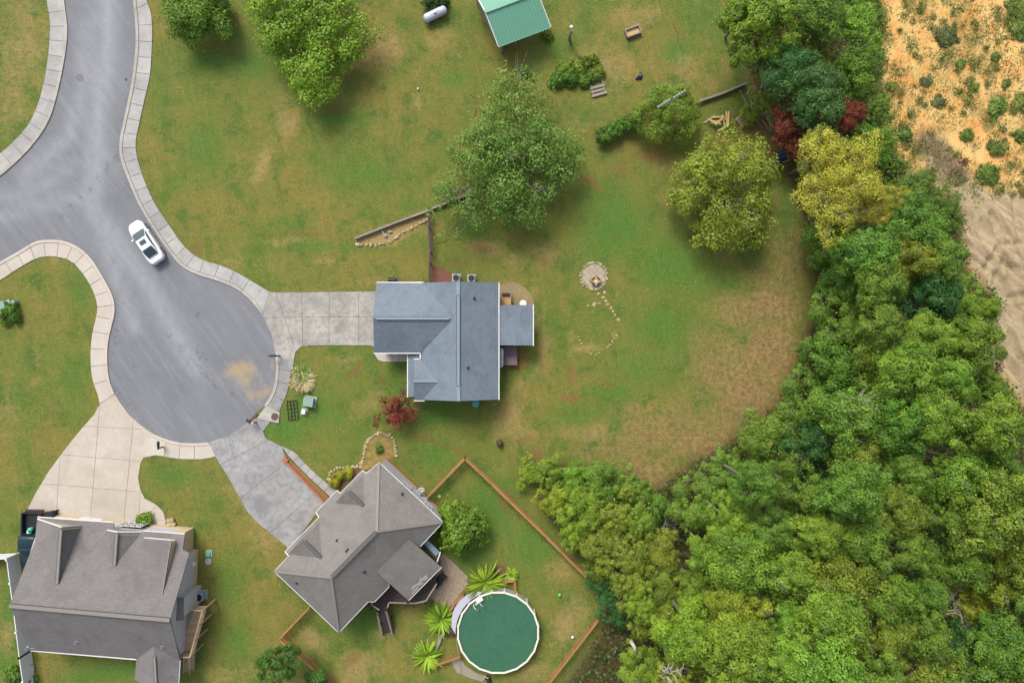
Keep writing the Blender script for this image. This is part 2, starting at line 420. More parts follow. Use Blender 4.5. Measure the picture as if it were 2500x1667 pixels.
def build_ground():
    fine = np.concatenate([np.arange(-58, 38, .36), np.arange(38, 58.01, .2)]); fx = np.concatenate([[-600, -300, -150, -90, -70], fine, [70, 90, 150, 300, 600]])
    finey = np.arange(-40, 40.01, .33); fy = np.concatenate([[-600, -300, -150, -90, -60], finey, [60, 90, 150, 300, 600]])
    X, Y = np.meshgrid(fx, fy)
    nx, ny = len(fx), len(fy)
    dry = np.zeros(X.shape); lush = dry.copy(); bare = dry.copy(); straw = dry.copy()
    for b in DRY: dry = np.maximum(dry, b[0] * blob(X, Y, *b[1:]))
    for b in LUSH: lush = np.maximum(lush, b[0] * blob(X, Y, *b[1:]))
    for b in BARE: bare = np.maximum(bare, b[0] * blob(X, Y, *b[1:]))
    for b in STRAW: straw = np.maximum(straw, b[0] * blob(X, Y, *b[1:]))
    for k, w, pts in LINES_BARE: bare = np.maximum(bare, k * np.exp(-(segdist(X, Y, pts) / w) ** 2))
    for k, w, pts in LINES_DRY: dry = np.maximum(dry, k * np.exp(-(segdist(X, Y, pts) / w) ** 2))
    sand = blur(inpoly(X, Y, SAND).astype(float), 3)
    wood = blur(inpoly(X, Y, WOODS).astype(float), 5)
    track = blur(inpoly(X, Y, [(2240, 330), (2300, 330), (2360, 420), (2420, 470), (2520, 470), (3400, 500), (3400, 1150), (2500, 1150), (2300, 640), (2280, 470)]).astype(float), 4) * sand
    Z = np.zeros(X.shape)
    rng = np.random.RandomState(3)
    bump = np.zeros(X.shape)
    for _ in range(60):
        a = rng.uniform(0, 6.28); k = rng.uniform(.6, 3.2); ph = rng.uniform(0, 6.28)
        bump += np.sin((X * math.cos(a) + Y * math.sin(a)) * k + ph) / k
    Z += (sand * .02 - track * .014) * bump + wood * bump * .02
    # ruts left by machines
    for pts in RUTS:
        d = segdist(X, Y, pts); Z -= .2 * np.exp(-(d / .26) ** 2); Z += .13 * np.exp(-((d - .5) / .24) ** 2)
    Z = np.where((np.abs(X) > 60) | (np.abs(Y) > 42), 0, Z)
    # broad roll of the lawns, kept flat near paving and houses
    verts = np.stack([X.ravel(), Y.ravel(), Z.ravel()], 1)
    idx = np.arange(nx * ny).reshape(ny, nx)
    faces = np.stack([idx[:-1, :-1].ravel(), idx[:-1, 1:].ravel(), idx[1:, 1:].ravel(), idx[1:, :-1].ravel()], 1)
    me = bpy.data.meshes.new('ground')
    me.vertices.add(len(verts)); me.vertices.foreach_set('co', verts.ravel())
    me.loops.add(faces.size); me.loops.foreach_set('vertex_index', faces.ravel())
    me.polygons.add(len(faces)); me.polygons.foreach_set('loop_start', np.arange(0, faces.size, 4))
    me.update(); me.validate()
    me.polygons.foreach_set('use_smooth', [True] * len(faces))
    for nm, ch in (('cover', (dry, lush, bare, straw)), ('zone', (sand, track, wood, wood))):
        at = me.color_attributes.new(nm, 'FLOAT_COLOR', 'POINT')
        arr = np.stack([np.clip(c, 0, 1).ravel() for c in ch], 1)
        at.data.foreach_set('color', arr.ravel())
    t = NT('lawn, sand and woodland floor')
    a1 = t.new('ShaderNodeAttribute'); a1.attribute_name = 'cover'; s1 = t.new('ShaderNodeSeparateColor'); t.link(a1.outputs['Color'], s1.inputs[0])
    a2 = t.new('ShaderNodeAttribute'); a2.attribute_name = 'zone'; s2 = t.new('ShaderNodeSeparateColor'); t.link(a2.outputs['Color'], s2.inputs[0])
    big = t.noise(.11, 5, .55, dist=.5); mid = t.noise(.45, 7, .68, dist=.3); sm = t.noise(2.0, 6, .72); fine_ = t.noise(5.5, 5, .75); ff = t.noise(17, 3, .7)
    g = t.mix(t.ramp(big, [(.36, 0), (.62, 1)]), A(98, 118, 44), A(127, 121, 55))
    g = t.mix(t.math('MULTIPLY', t.ramp(mid, [(.53, 0), (.66, 1)]), .5), g, A(144, 126, 70))
    g = t.mix(t.math('MULTIPLY', t.ramp(mid, [(.36, 1), (.49, 0)]), .8), g, A(74, 106, 38))
    def w(sock, lo, hi, amt=1.0):   # mask edge broken up by noise
        nn = t.math('ADD', t.math('MULTIPLY', mid, .55), t.math('MULTIPLY', sm, .45))
        e = t.math('ADD', sock, t.math('MULTIPLY', t.math('SUBTRACT', nn, .5), 2.2))
        r = t.ramp(e, [(lo, 0), (hi, 1)])
        return t.math('MULTIPLY', t.math('MULTIPLY', r, amt), t.ramp(sock, [(.02, 0), (.3, 1)]))
    g = t.mix(w(s1.outputs['Green'], .2, .9, .85), g, A(76, 120, 40))
    g = t.mix(w(s1.outputs['Red'], .3, .95, .75), g, A(166, 142, 92))
    st = t.mix(t.ramp(sm, [(.35, 0), (.65, 1)]), A(116, 94, 58), A(164, 138, 90))
    g = t.mix(w(a1.outputs['Alpha'], .2, 1.0, .92), g, st)
    g = t.mix(w(s1.outputs['Blue'], .3, .9, .8), g, A(132, 92, 60))
    mp = t.new('ShaderNodeMapping'); mp.inputs['Rotation'].default_value = (0, 0, rad(12)); mp.vector_type = 'TEXTURE'; mp.inputs['Scale'].default_value = (.5, 9, 1); t.link(t.pos(), mp.inputs['Vector'])
    mow = t.noise(1.0, 4, .6, vec=mp.outputs[0], dist=.2)
    g = t.mix(t.math('MULTIPLY', t.ramp(mow, [(.45, 0), (.65, 1)]), .45), g, t.mix(1.0, g, (1.3, 1.18, 1.15), 'MULTIPLY'))
    tuft = t.noise(1.1, 6, .75)
    g = t.mix(t.math('MULTIPLY', t.ramp(tuft, [(.54, 0), (.62, 1)]), .3), g, A(140, 124, 66))
    # grass grain: blades, flecks and little hollows
    g = t.mix(t.math('MULTIPLY', t.ramp(fine_, [(.47, 0), (.6, 1)]), .8), g, t.mix(1.0, g, (1.4, 1.3, 1.4), 'MULTIPLY'))
    g = t.mix(t.math('MULTIPLY', t.ramp(sm, [(.36, 1), (.5, 0)]), .5), g, t.mix(1.0, g, (.66, .76, .64), 'MULTIPLY'))
    g = t.mix(t.math('MULTIPLY', t.ramp(ff, [(.4, 1), (.5, 0)]), .6), g, t.mix(1.0, g, (.58, .64, .56), 'MULTIPLY'))
    # sand lot
    sd = t.mix(t.ramp(mid, [(.42, 0), (.62, 1)]), A(238, 198, 124), A(232, 166, 88))
    sd = t.mix(t.math('MULTIPLY', t.ramp(sm, [(.5, 0), (.75, 1)]), .55), sd, A(246, 222, 170))
    wd = t.math('MULTIPLY', t.ramp(t.math('ADD', t.math('MULTIPLY', big, .6), t.math('MULTIPLY', sm, .5)), [(.55, 0), (.68, 1)]), t.ramp(fine_, [(.4, 0), (.58, 1)]))
    sd = t.mix(t.math('MULTIPLY', wd, .8), sd, A(128, 124, 62))
    tk = t.mix(t.ramp(sm, [(.35, 0), (.7, 1)]), A(170, 150, 118), A(200, 179, 144))
    tk = t.mix(t.math('MULTIPLY', t.ramp(mid, [(.5, 0), (.7, 1)]), .5), tk, A(160, 146, 122))
    for ang, amt, cc in ((-62, .55, A(150, 128, 96)), (-35, .4, A(226, 204, 164))):
        mp2 = t.new('ShaderNodeMapping'); mp2.inputs['Rotation'].default_value = (0, 0, rad(ang)); mp2.vector_type = 'TEXTURE'; mp2.inputs['Scale'].default_value = (7, .42, 1); t.link(t.pos(), mp2.inputs['Vector'])
        tk = t.mix(t.math('MULTIPLY', t.ramp(t.noise(1.0, 5, .65, vec=mp2.outputs[0], dist=.6), [(.52, 0), (.6, 1)]), amt), tk, cc)
    sd = t.mix(s2.outputs['Green'], sd, tk)
    sd = t.mix(t.math('MULTIPLY', t.ramp(ff, [(.3, 1), (.55, 0)]), .3), sd, t.mix(1.0, sd, (.6, .6, .6), 'MULTIPLY'))
    # woodland floor
    wf = t.mix(sm, A(70, 54, 34), A(112, 88, 56))
    wf = t.mix(t.ramp(fine_, [(.5, 0), (.7, .7)]), wf, A(70, 84, 32))
    c = t.mix(s2.outputs['Red'], g, sd)
    c = t.mix(t.math('MULTIPLY', s2.outputs['Blue'], t.math('SUBTRACT', 1.0, s2.outputs['Red'])), c, wf)
    t.bump(t.math('ADD', t.math('MULTIPLY', fine_, .6), ff), .9, .07)
    me.materials.append(t.done(c, .95))
    o = bpy.data.objects.new('ground', me); COL.objects.link(o)
    return struct(o, 'patchy green and tan lawns with a sandy cleared lot at the right', 'ground')

DRY = [(.9, 640, 400, 22, 62, 20), (.8, 700, 300, 40, 60), (.7, 60, 130, 90, 120), (.6, 20, 260, 70, 90), (1, 1018, 250, 15, 26, -8), (.8, 920, 120, 90, 60), (.6, 1080, 90, 60, 50), (.7, 1480, 170, 110, 80), (.6, 1680, 170, 60, 60), (.6, 1560, 40, 90, 40),
    (.6, 60, 60, 60, 120), (.5, 40, 300, 60, 100), (.8, 1240, 710, 50, 35), (.7, 1330, 620, 60, 40), (.6, 1260, 640, 50, 30), (1, 1245, 1015, 36, 62), (.7, 1180, 600, 60, 30),
    (.5, 580, 640, 60, 22), (.6, 800, 640, 80, 14), (.5, 920, 690, 100, 20), (.7, 700, 590, 70, 20), (.6, 1050, 560, 40, 30), (.6, 850, 880, 50, 25), (.6, 900, 990, 70, 30, -30), (.6, 700, 1250, 30, 60, 30),
    (.7, 590, 1220, 30, 70, -35), (.7, 640, 1320, 40, 40), (.7, 20, 1560, 25, 60), (.6, 550, 1640, 60, 30), (.9, 765, 1560, 25, 60, -40), (.9, 870, 1630, 70, 50, -30), (.8, 1300, 1640, 60, 30), (.8, 1390, 1520, 50, 90, 30), (.7, 1360, 1390, 40, 40),
    (.8, 940, 1550, 40, 15), (.7, 1450, 1620, 20, 20), (.8, 1440, 850, 45, 12), (.7, 1395, 820, 12, 25), (.7, 1500, 820, 14, 22), (.6, 1280, 1060, 60, 30), (.7, 1450, 1060, 100, 30), (.5, 1420, 310, 80, 30), (.5, 1620, 400, 40, 30), (.6, 1120, 420, 20, 20),
    (.6, 150, 630, 60, 12), (.5, 90, 850, 20, 90), (.5, 20, 1000, 40, 80), (.5, 1300, 760, 25, 120), (.5, 1340, 860, 20, 90)]
STRAW = [(.75, 1640, 1050, 150, 70), (.85, 1770, 900, 90, 120), (.6, 1490, 1100, 110, 50), (.6, 1560, 1010, 80, 30), (1, 1830, 960, 100, 130), (1, 1880, 860, 90, 120), (1, 1730, 1080, 120, 60), (.85, 1590, 1150, 110, 50), (1, 1880, 740, 85, 90), (.8, 1800, 760, 60, 60), (.7, 1930, 620, 50, 70), (.8, 1600, 1060, 120, 50), (.5, 1480, 1080, 80, 50), (.5, 1720, 860, 60, 90)]
BARE = [(1, 1395, 972, 26, 12, 8), (.7, 1480, 940, 30, 12, 8), (.8, 1395, 910, 14, 30, -10), (1, 868, 905, 40, 9, -42), (.9, 930, 930, 14, 14), (.7, 1450, 450, 60, 14, 25), (.6, 1520, 420, 40, 30), (.8, 1590, 380, 60, 20), (.6, 1590, 645, 10, 10), (.6, 1610, 640, 8, 10),
    (.8, 1128, 490, 34, 22, -30), (.8, 1180, 610, 40, 16), (.7, 1120, 640, 50, 12), (.6, 1390, 640, 30, 10, 15), (.6, 1550, 770, 14, 14), (.6, 1590, 840, 14, 20), (.8, 1110, 490, 40, 14, 15), (.9, 1270, 880, 30, 30), (.9, 1290, 1160, 30, 30), (.8, 1300, 1110, 40, 18, -25), (.7, 1240, 1230, 40, 50, -30),
    (.7, 480, 610, 40, 20, -40), (.6, 1700, 520, 40, 30), (1, 1850, 300, 60, 45), (.9, 1890, 380, 50, 60), (.8, 1330, 640, 14, 10), (.7, 1760, 340, 60, 30), (.6, 680, 1200, 14, 40, 30), (.6, 820, 270, 60, 16), (.7, 860, 1610, 40, 20, -40), (.6, 310, 640, 18, 18), (.5, 1240, 240, 14, 14)]
LUSH = [(.9, 1500, 560, 110, 110), (1, 1640, 650, 110, 80), (1, 1620, 800, 90, 90), (.8, 1560, 900, 90, 70), (.9, 1110, 190, 40, 30), (.9, 830, 290, 70, 30), (.7, 1400, 1010, 80, 40), (.8, 1500, 960, 90, 30), (1, 1200, 1250, 90, 80), (1, 1300, 1330, 80, 70), (.8, 1150, 1350, 60, 60), (1, 760, 1000, 90, 60), (1, 700, 1050, 70, 40), (.9, 1060, 1110, 60, 50), (1, 980, 870, 40, 50), (.9, 1070, 1010, 90, 40),
    (.8, 560, 1420, 50, 100), (.9, 880, 1500, 90, 60), (.8, 580, 1560, 50, 70), (.8, 420, 1160, 70, 40), (.8, 200, 700, 40, 90), (.7, 180, 950, 50, 120), (.9, 600, 160, 80, 50), (.9, 500, 150, 60, 40), (.7, 500, 350, 60, 100), (.8, 900, 600, 100, 20), (.8, 760, 600, 60, 20), (.9, 1150, 560, 60, 30), (1, 1660, 130, 50, 40), (.7, 1340, 110, 60, 30), (1, 20, 1480, 20, 90), (1, 20, 1620, 20, 40), (1, 30, 1560, 8, 30), (.9, 260, 1640, 120, 30), (.8, 880, 420, 90, 60), (.8, 1300, 900, 30, 40)]
LINES_BARE = [(.8, .3, [(990, 1052), (1080, 1085), (1137, 1110)]), (.7, .35, [(1300, 1065), (1220, 1090)]), (.7, .5, [(1052, 520), (1056, 690)]), (.55, .25, [(780, 985), (905, 1015)]), (.6, .4, [(640, 575), (700, 570), (790, 570), (870, 600)]), (.5, .3, [(1320, 730), (1320, 950)]), (.45, .3, [(1345, 760), (1340, 950)])]
LINES_DRY = [(1, .6, [(880, 590), (960, 590), (1045, 530)]), (.9, .9, [(900, 582), (1000, 545), (1045, 525)]), (.7, .3, [(1280, 960), (1330, 860), (1330, 740)]), (.6, .5, [(1300, 680), (1330, 900), (1250, 950)]), (.8, .25, [(1209, 980), (1209, 1080)]), (.8, .35, [(1485, 1480), (1340, 1660)]), (.7, .35, [(1440, 1415), (1470, 1475)]), (.7, .3, [(700, 1330), (640, 1290), (590, 1230)]), (.6, .3, [(1060, 1380), (1140, 1440)])]
_r = random.Random(5)
RUTS = [[(2360, 520), (2420, 610), (2520, 700)], [(2340, 560), (2400, 700), (2480, 850), (2520, 960)], [(2380, 480), (2450, 560), (2530, 640)], [(2475, 480), (2490, 600), (2530, 760)], [(2420, 780), (2470, 860), (2520, 900)], [(2370, 560), (2460, 720), (2540, 860)], [(2395, 540), (2480, 700), (2560, 830)], [(2350, 590), (2420, 640), (2500, 660)], [(2420, 520), (2440, 620), (2510, 700)], [(2440, 830), (2480, 920), (2530, 1040)], [(2465, 810), (2505, 910), (2560, 1040)], [(2400, 660), (2440, 600), (2510, 590)], [(2370, 630), (2450, 690), (2490, 760)], [(2450, 640), (2424, 690), (2450, 730), (2500, 720)]]
ground = build_ground()

# ------------------------------------------------------------------ road
ROAD_L1 = [(150, -200), (157, 0), (166, 57), (166, 96), (158, 153), (145, 217), (128, 281), (105, 325), (64, 376), (0, 434), (-120, 520)]
WALK_L1 = [(108, -200), (113, 0), (122, 41), (123, 80), (118, 143), (105, 217), (86, 277), (61, 319), (0, 379), (-150, 480)]
ROAD_R = [(318, -200), (325, 0), (330, 41), (333, 96), (330, 143), (322, 207), (306, 281), (292, 344), (293, 383), (306, 421), (332, 485), (354, 527), (395, 590), (418, 622), (443, 651), (478, 670), (533, 686), (574, 702), (612, 731), (641, 769)]
ROAD_R2 = [(641, 769), (663, 817), (673, 865)]
ROAD_R3 = [(673, 865), (675, 912), (668, 950), (657, 973), (645, 990)]
ROAD_R4 = [(645, 990), (628, 1005), (600, 1034)]
ROAD_B1 = [(600, 1034), (558, 1063), (510, 1079)]
ROAD_B2 = [(510, 1079), (459, 1082), (415, 1075), (376, 1059)]
ROAD_B3 = [(376, 1059), (344, 1037), (319, 1015), (297, 986), (281, 961)]
ROAD_L2 = [(281, 961), (269, 932), (264, 900), (263, 849), (271, 807), (281, 769), (282, 743), (274, 715), (255, 680), (230, 638), (207, 613), (182, 597), (153, 586), (112, 585), (86, 589), (48, 613), (0, 640), (-120, 705)]
WALK_R = [(352, -200), (357, 0), (370, 26), (373, 80), (371, 137), (367, 191), (357, 230), (344, 287), (332, 344), (333, 376), (348, 427), (365, 469), (379, 498), (415, 552), (446, 597), (472, 622), (501, 637), (542, 648), (584, 667), (625, 692), (657, 712)]
WALK_L2 = [(244, 986), (242, 970), (228, 935), (222, 900), (221, 858), (226, 810), (236, 772), (239, 743), (226, 705), (207, 673), (175, 635), (128, 625), (92, 629), (48, 654), (0, 686), (-120, 752)]

def build_road():
    edge = smooth_line(ROAD_R, 1) + [Vector(p) for p in ROAD_R2[1:] + ROAD_R3[1:] + ROAD_R4[1:] + ROAD_B1[1:] + ROAD_B2[1:] + ROAD_B3[1:]] + smooth_line(ROAD_L2, 1)[1:] + smooth_line(ROAD_L1, 1)[::-1]
    bm = bmesh.new()
    f = bm.faces.new([bm.verts.new(P(p[0], p[1], 0)) for p in edge])
    bmesh.ops.triangulate(bm, faces=[f])
    for i in range(-62, 1):
        x = i * .9
        if -55 < x < -22:
            bmesh.ops.bisect_plane(bm, geom=bm.verts[:] + bm.edges[:] + bm.faces[:], plane_co=(x, 0, 0), plane_no=(1, 0, 0))
    for i in range(-20, 48):
        y = i * .9
        if -11 < y < 40:
            bmesh.ops.bisect_plane(bm, geom=bm.verts[:] + bm.edges[:] + bm.faces[:], plane_co=(0, y, 0), plane_no=(0, 1, 0))
    me = bpy.data.meshes.new('road'); bm.to_mesh(me); bm.free()
    co = np.empty(len(me.vertices) * 3); me.vertices.foreach_get('co', co); co = co.reshape(-1, 3)
    X, Y = co[:, 0], co[:, 1]
    for v in me.vertices: v.co.z = .012
    light = np.zeros(X.shape); sandm = light.copy(); dark = light.copy()
    for k, wd, pts in [(.9, 1.0, [(262, -100), (262, 120), (240, 260), (235, 350), (225, 480)]), (.7, .8, [(210, 60), (205, 220), (170, 330), (60, 430)]), (.8, 1.0, [(225, 500), (290, 600), (360, 690), (420, 800), (480, 900)]), (.7, .7, [(200, 480), (260, 600), (300, 720), (330, 800)]), (.6, .8, [(0, 530), (100, 500), (200, 480), (250, 380)]), (.5, .8, [(0, 480), (80, 470), (180, 400)])]:
        light = np.maximum(light, k * np.exp(-(segdist(X, Y, pts) / wd) ** 2))
    for b in [(.95, 590, 905, 40, 26), (.8, 605, 955, 14, 40, -15), (.7, 640, 960, 20, 30, 30), (.5, 665, 900, 10, 60), (.6, 610, 1028, 8, 6), (.5, 600, 735, 20, 8, -40)]: sandm = np.maximum(sandm, b[0] * blob(X, Y, *b[1:]))
    for k, wd, pts in [(.6, .5, [(140, 540), (200, 480), (290, 380)]), (.6, .45, [(395, 800), (450, 860), (500, 910), (530, 950)]), (.4, 1.0, [(335, 0), (335, 130), (322, 210), (300, 300), (292, 380), (330, 480)]), (.45, .8, [(290, 720), (280, 800), (272, 880), (290, 960), (360, 1040)]), (.5, .4, [(330, 870), (335, 920), (345, 950)])]:
        dark = np.maximum(dark, k * np.exp(-(segdist(X, Y, pts) / wd) ** 2))
    for b in [(1, 512, 732, 10, 8), (.9, 486, 767, 9, 6), (.9, 476, 852, 9, 11), (.8, 440, 825, 8, 6), (1, 571, 960, 6, 14, -30), (.7, 297, 491, 7, 6), (.5, 500, 880, 30, 20)]: dark = np.maximum(dark, b[0] * blob(X, Y, *b[1:]))
    at = me.color_attributes.new('wear', 'FLOAT_COLOR', 'POINT')
    at.data.foreach_set('color', np.stack([np.clip(light, 0, 1), np.clip(sandm, 0, 1), np.clip(dark, 0, 1), np.ones(X.shape)], 1).ravel())
    t = NT('worn asphalt')
    a = t.new('ShaderNodeAttribute'); a.attribute_name = 'wear'; s = t.new('ShaderNodeSeparateColor'); t.link(a.outputs['Color'], s.inputs[0])
    big = t.noise(.16, 5, .6, dist=.5); mid = t.noise(1.1, 5, .65); fine = t.noise(16, 4, .8); ff = t.noise(48, 2, .7)
    c = t.mix(t.ramp(big, [(.35, 0), (.68, 1)]), A(119, 122, 128), A(135, 138, 144))
    c = t.mix(t.math('MULTIPLY', mid, .5), c, A(108, 110, 116))
    c = t.mix(t.math('MULTIPLY', s.outputs['Red'], t.math('ADD', mid, .2)), c, A(172, 175, 181))
    c = t.mix(t.ramp(t.math('ADD', s.outputs['Green'], t.math('MULTIPLY', t.math('SUBTRACT', mid, .5), 1.2)), [(.25, 0), (.75, .75)]), c, A(186, 160, 110))
    c = t.mix(t.ramp(t.math('ADD', s.outputs['Blue'], t.math('MULTIPLY', t.math('SUBTRACT', t.noise(3, 5), .5), 1.4)), [(.35, 0), (.9, .85)]), c, A(76, 76, 82))
    c = t.mix(t.math('MULTIPLY', t.ramp(fine, [(.4, 1), (.56, 0)]), .5), c, A(100, 102, 108))
    mp = t.new('ShaderNodeMapping'); mp.inputs['Rotation'].default_value = (0, 0, rad(-55)); mp.vector_type = 'TEXTURE'; mp.inputs['Scale'].default_value = (7, .7, 1); t.link(t.pos(), mp.inputs['Vector'])
    st = t.noise(1.0, 5, .6, vec=mp.outputs[0], dist=.3)
    c = t.mix(t.math('MULTIPLY', t.ramp(st, [(.5, 0), (.68, 1)]), .16), c, A(168, 171, 178))
    c = t.mix(t.math('MULTIPLY', t.ramp(st, [(.32, 1), (.46, 0)]), .14), c, A(104, 106, 112))
    c = t.mix(t.math('MULTIPLY', t.ramp(ff, [(.55, 0), (.75, 1)]), .4), c, A(184, 186, 192))
    # hairline cracks
    vr = t.new('ShaderNodeTexVoronoi'); vr.feature = 'DISTANCE_TO_EDGE'; vr.inputs['Scale'].default_value = .13
    nv = t.new('ShaderNodeTexNoise'); nv.inputs['Scale'].default_value = .8; t.link(t.pos(), nv.inputs['Vector'])
    t.link(t.mix(.12, t.pos(), nv.outputs['Color'], 'ADD'), vr.inputs['Vector'])
    c = t.mix(t.math('MULTIPLY', t.ramp(vr.outputs['Distance'], [(0, 1), (.005, 0)]), .12), c, A(92, 93, 100))
    t.bump(fine, .3, .015)
    me.materials.append(t.done(c, .85))
    o = bpy.data.objects.new('road', me); COL.objects.link(o)
    struct(o, 'worn grey asphalt street ending in a round turning circle', 'road')
build_road()

# ------------------------------------------------------------------ pavements and driveways, slab by slab
def slab_obj(poly, parent, mat, z0, z1, gap=.02, name='slab'):
    q = offset_poly(poly, gap)
    return obj(name, MB().prism(q, z0, z1), mat, parent)
def pavement(name, label, inner, outer, mat, step=37.5, curb=True, curb_mat=None, z=.07):
    inner = smooth_line(inner, 1); outer = smooth_line(outer, 1)
    N = max(2, round(plen(inner) / step)); sub = 4
    I = resample(inner, N * sub); O = []
    fineO = resample(outer, 1200); last = 0
    for q, p in enumerate(I):
        if q == len(I) - 1: last = 1200
        elif q: last = min(range(last, min(1201, last + 260)), key=lambda i: (fineO[i] - p).length_squared)
        O.append(fineO[last])
    root = obj(name, MB().prism([P(*p) for p in I] + [P(*p) for p in O[::-1]], .002, .018), M['joint'])
    struct(root, label, 'pavement')
    cw = 7.5 if curb else 0.0
    C = []
    for a, b in zip(I, O):
        d = (b - a).normalized(); C.append(a + d * cw)
    for k in range(N):
        seg = list(range(k * sub, (k + 1) * sub + 1))
        poly = [P(*C[i]) for i in seg] + [P(*O[i]) for i in seg[::-1]]
        slab_obj(poly, root, mat, .02, z + random.uniform(-.006, .006))
    if curb:
        for k in range(0, N, 2):
            seg = list(range(k * sub, min(k + 2, N) * sub + 1))
            poly = [P(*I[i]) for i in seg] + [P(*C[i]) for i in seg[::-1]]
            slab_obj(poly, root, curb_mat or M['curb'], .02, z + .045, .012, 'kerbstone')
    return root
pavement('pavement', 'pale grey pavement curving round the top left corner lawn', ROAD_L1, WALK_L1, M['walk_grey'])
pavement('pavement', 'long grey pavement winding past the white car to the driveway', ROAD_R, WALK_R, M['walk_grey'])
pavement('pavement', 'new cream pavement round the left corner lawn', ROAD_L2, WALK_L2, M['walk_new'], curb_mat=M['walk_new'])
pavement('pavement', 'dark grey pavement between the black mailbox and the storm drain', ROAD_R3, [(719, 880), (714, 900), (708, 930), (702, 960), (690, 985), (683, 1004)], M['drive_dark'])
pavement('pavement', 'short cream pavement beside the mailbox at the bottom of the turning circle', ROAD_B2, [(527, 1113), (505, 1120), (478, 1121), (430, 1120), (392, 1112), (367, 1110), (351, 1117)], M['walk_new'], curb_mat=M['walk_new'], step=34)

def cut_slabs(name, label, outline, lines, mat, z=.06, cat='driveway', gap=.014):
    """lines: (x0,y0,x1,y1, predicate on the face centre in picture pixels or None)"""
    bm = bmesh.new()
    f = bm.faces.new([bm.verts.new(P(p[0], p[1], 0)) for p in outline])
    for L in lines:
        a = P(L[0], L[1]); b = P(L[2], L[3]); d = (b - a).normalized(); n = Vector((-d.y, d.x, 0))
        faces = []
        for fc in bm.faces:
            c = fc.calc_center_median(); cx = c.x / S + 1250; cy = 833.5 - c.y / S
            if len(L) < 5 or L[4] is None or L[4](cx, cy): faces.append(fc)
        ed = {e for fc in faces for e in fc.edges}; ve = {v for fc in faces for v in fc.verts}
        bmesh.ops.bisect_plane(bm, geom=list(ve) + list(ed) + faces, plane_co=a, plane_no=n)
    root = obj(name, MB().prism([P(p[0], p[1]) for p in outline], .003, .02), M['joint'])
    struct(root, label, cat)
    for fc in bm.faces:
        if fc.calc_area() < .15: continue
        slab_obj([v.co.copy() for v in fc.verts], root, mat, .021, z + random.uniform(-.006, .006), gap)
    bm.free()
    return root
D1 = [(244, 986), (281, 961), (297, 986), (319, 1015), (344, 1037), (376, 1059), (367, 1085), (351, 1117), (344, 1130), (338, 1165), (343, 1193), (354, 1216), (383, 1232), (399, 1248), (405, 1270), (405, 1300), (373, 1300), (373, 1262), (366, 1252), (354, 1250), (344, 1254), (336, 1268), (330, 1300), (280, 1310), (75, 1310), (67, 1264), (69, 1241), (86, 1206), (118, 1152), (153, 1104), (191, 1056), (230, 1012)]
cut_slabs('driveway', 'wide cream concrete driveway in front of the house at bottom left', D1,
          [(153, 1109, 346, 1126), (105, 1180, 344, 1200), (207, 1040, 341, 1047, lambda x, y: y < 1112), (241, 1028, 222, 1260), (324, 1053, 303, 1273), (148, 1110, 139, 1248, lambda x, y: y > 1110 and x < 232),
           (343, 1203, 340, 1251, lambda x, y: x > 310 and y > 1180), (383, 1232, 366, 1252, lambda x, y: x > 342 and y > 1200), (405, 1270, 373, 1270, lambda x, y: x > 366 and y > 1235)], M['drive_pale'])
D2 = [(641, 769), (612, 731), (590, 712), (625, 692), (657, 712), (680, 714), (760, 713), (840, 712), (922, 711), (960, 711), (960, 850), (911, 846), (906, 843), (766, 843), (737, 846), (722, 859), (718, 880), (673, 867), (663, 817)]
cut_slabs('driveway', 'weathered grey driveway up to the garage of the blue grey house', D2,
          [(668, 700, 726, 862), (737, 700, 740, 860, lambda x, y: x > 690), (804, 700, 804, 860), (876, 700, 876, 860), (640, 775, 960, 773)], M['drive_mid'])
D3 = [(510, 1079), (558, 1063), (600, 1034), (625, 1020), (661, 1028), (643, 1052), (648, 1068), (680, 1085), (690, 1092), (699, 1122), (795, 1224), (775, 1250), (745, 1290), (705, 1345), (699, 1332), (664, 1304), (625, 1272), (600, 1242), (590, 1222), (574, 1193), (548, 1149), (523, 1110)]
cut_slabs('driveway', 'dark grey cracked driveway to the brown roofed house', D3,
          [(545, 1131, 645, 1080), (590, 1214, 696, 1130), (664, 1296, 766, 1205), (556, 1060, 572, 1118, lambda x, y: y < 1110)], M['drive_dark'])
pavement('garden_path', 'grey concrete path beside the brick planter to the front door', [(690, 1092), (712, 1122), (760, 1170), (808, 1214)], [(684, 1086), (721, 1103), (737, 1122), (766, 1151), (798, 1178), (826, 1200)], M['walk_grey'], step=22, curb=False, z=.06)
cut_slabs('garden_path', 'rounded concrete path under the garage eave of the blue grey house', [(912, 855), (1000, 855), (1000, 883), (935, 883), (925, 880), (918, 872)], [(957, 850, 957, 890), (976, 850, 976, 890)], M['walk_new'], .06, 'path')
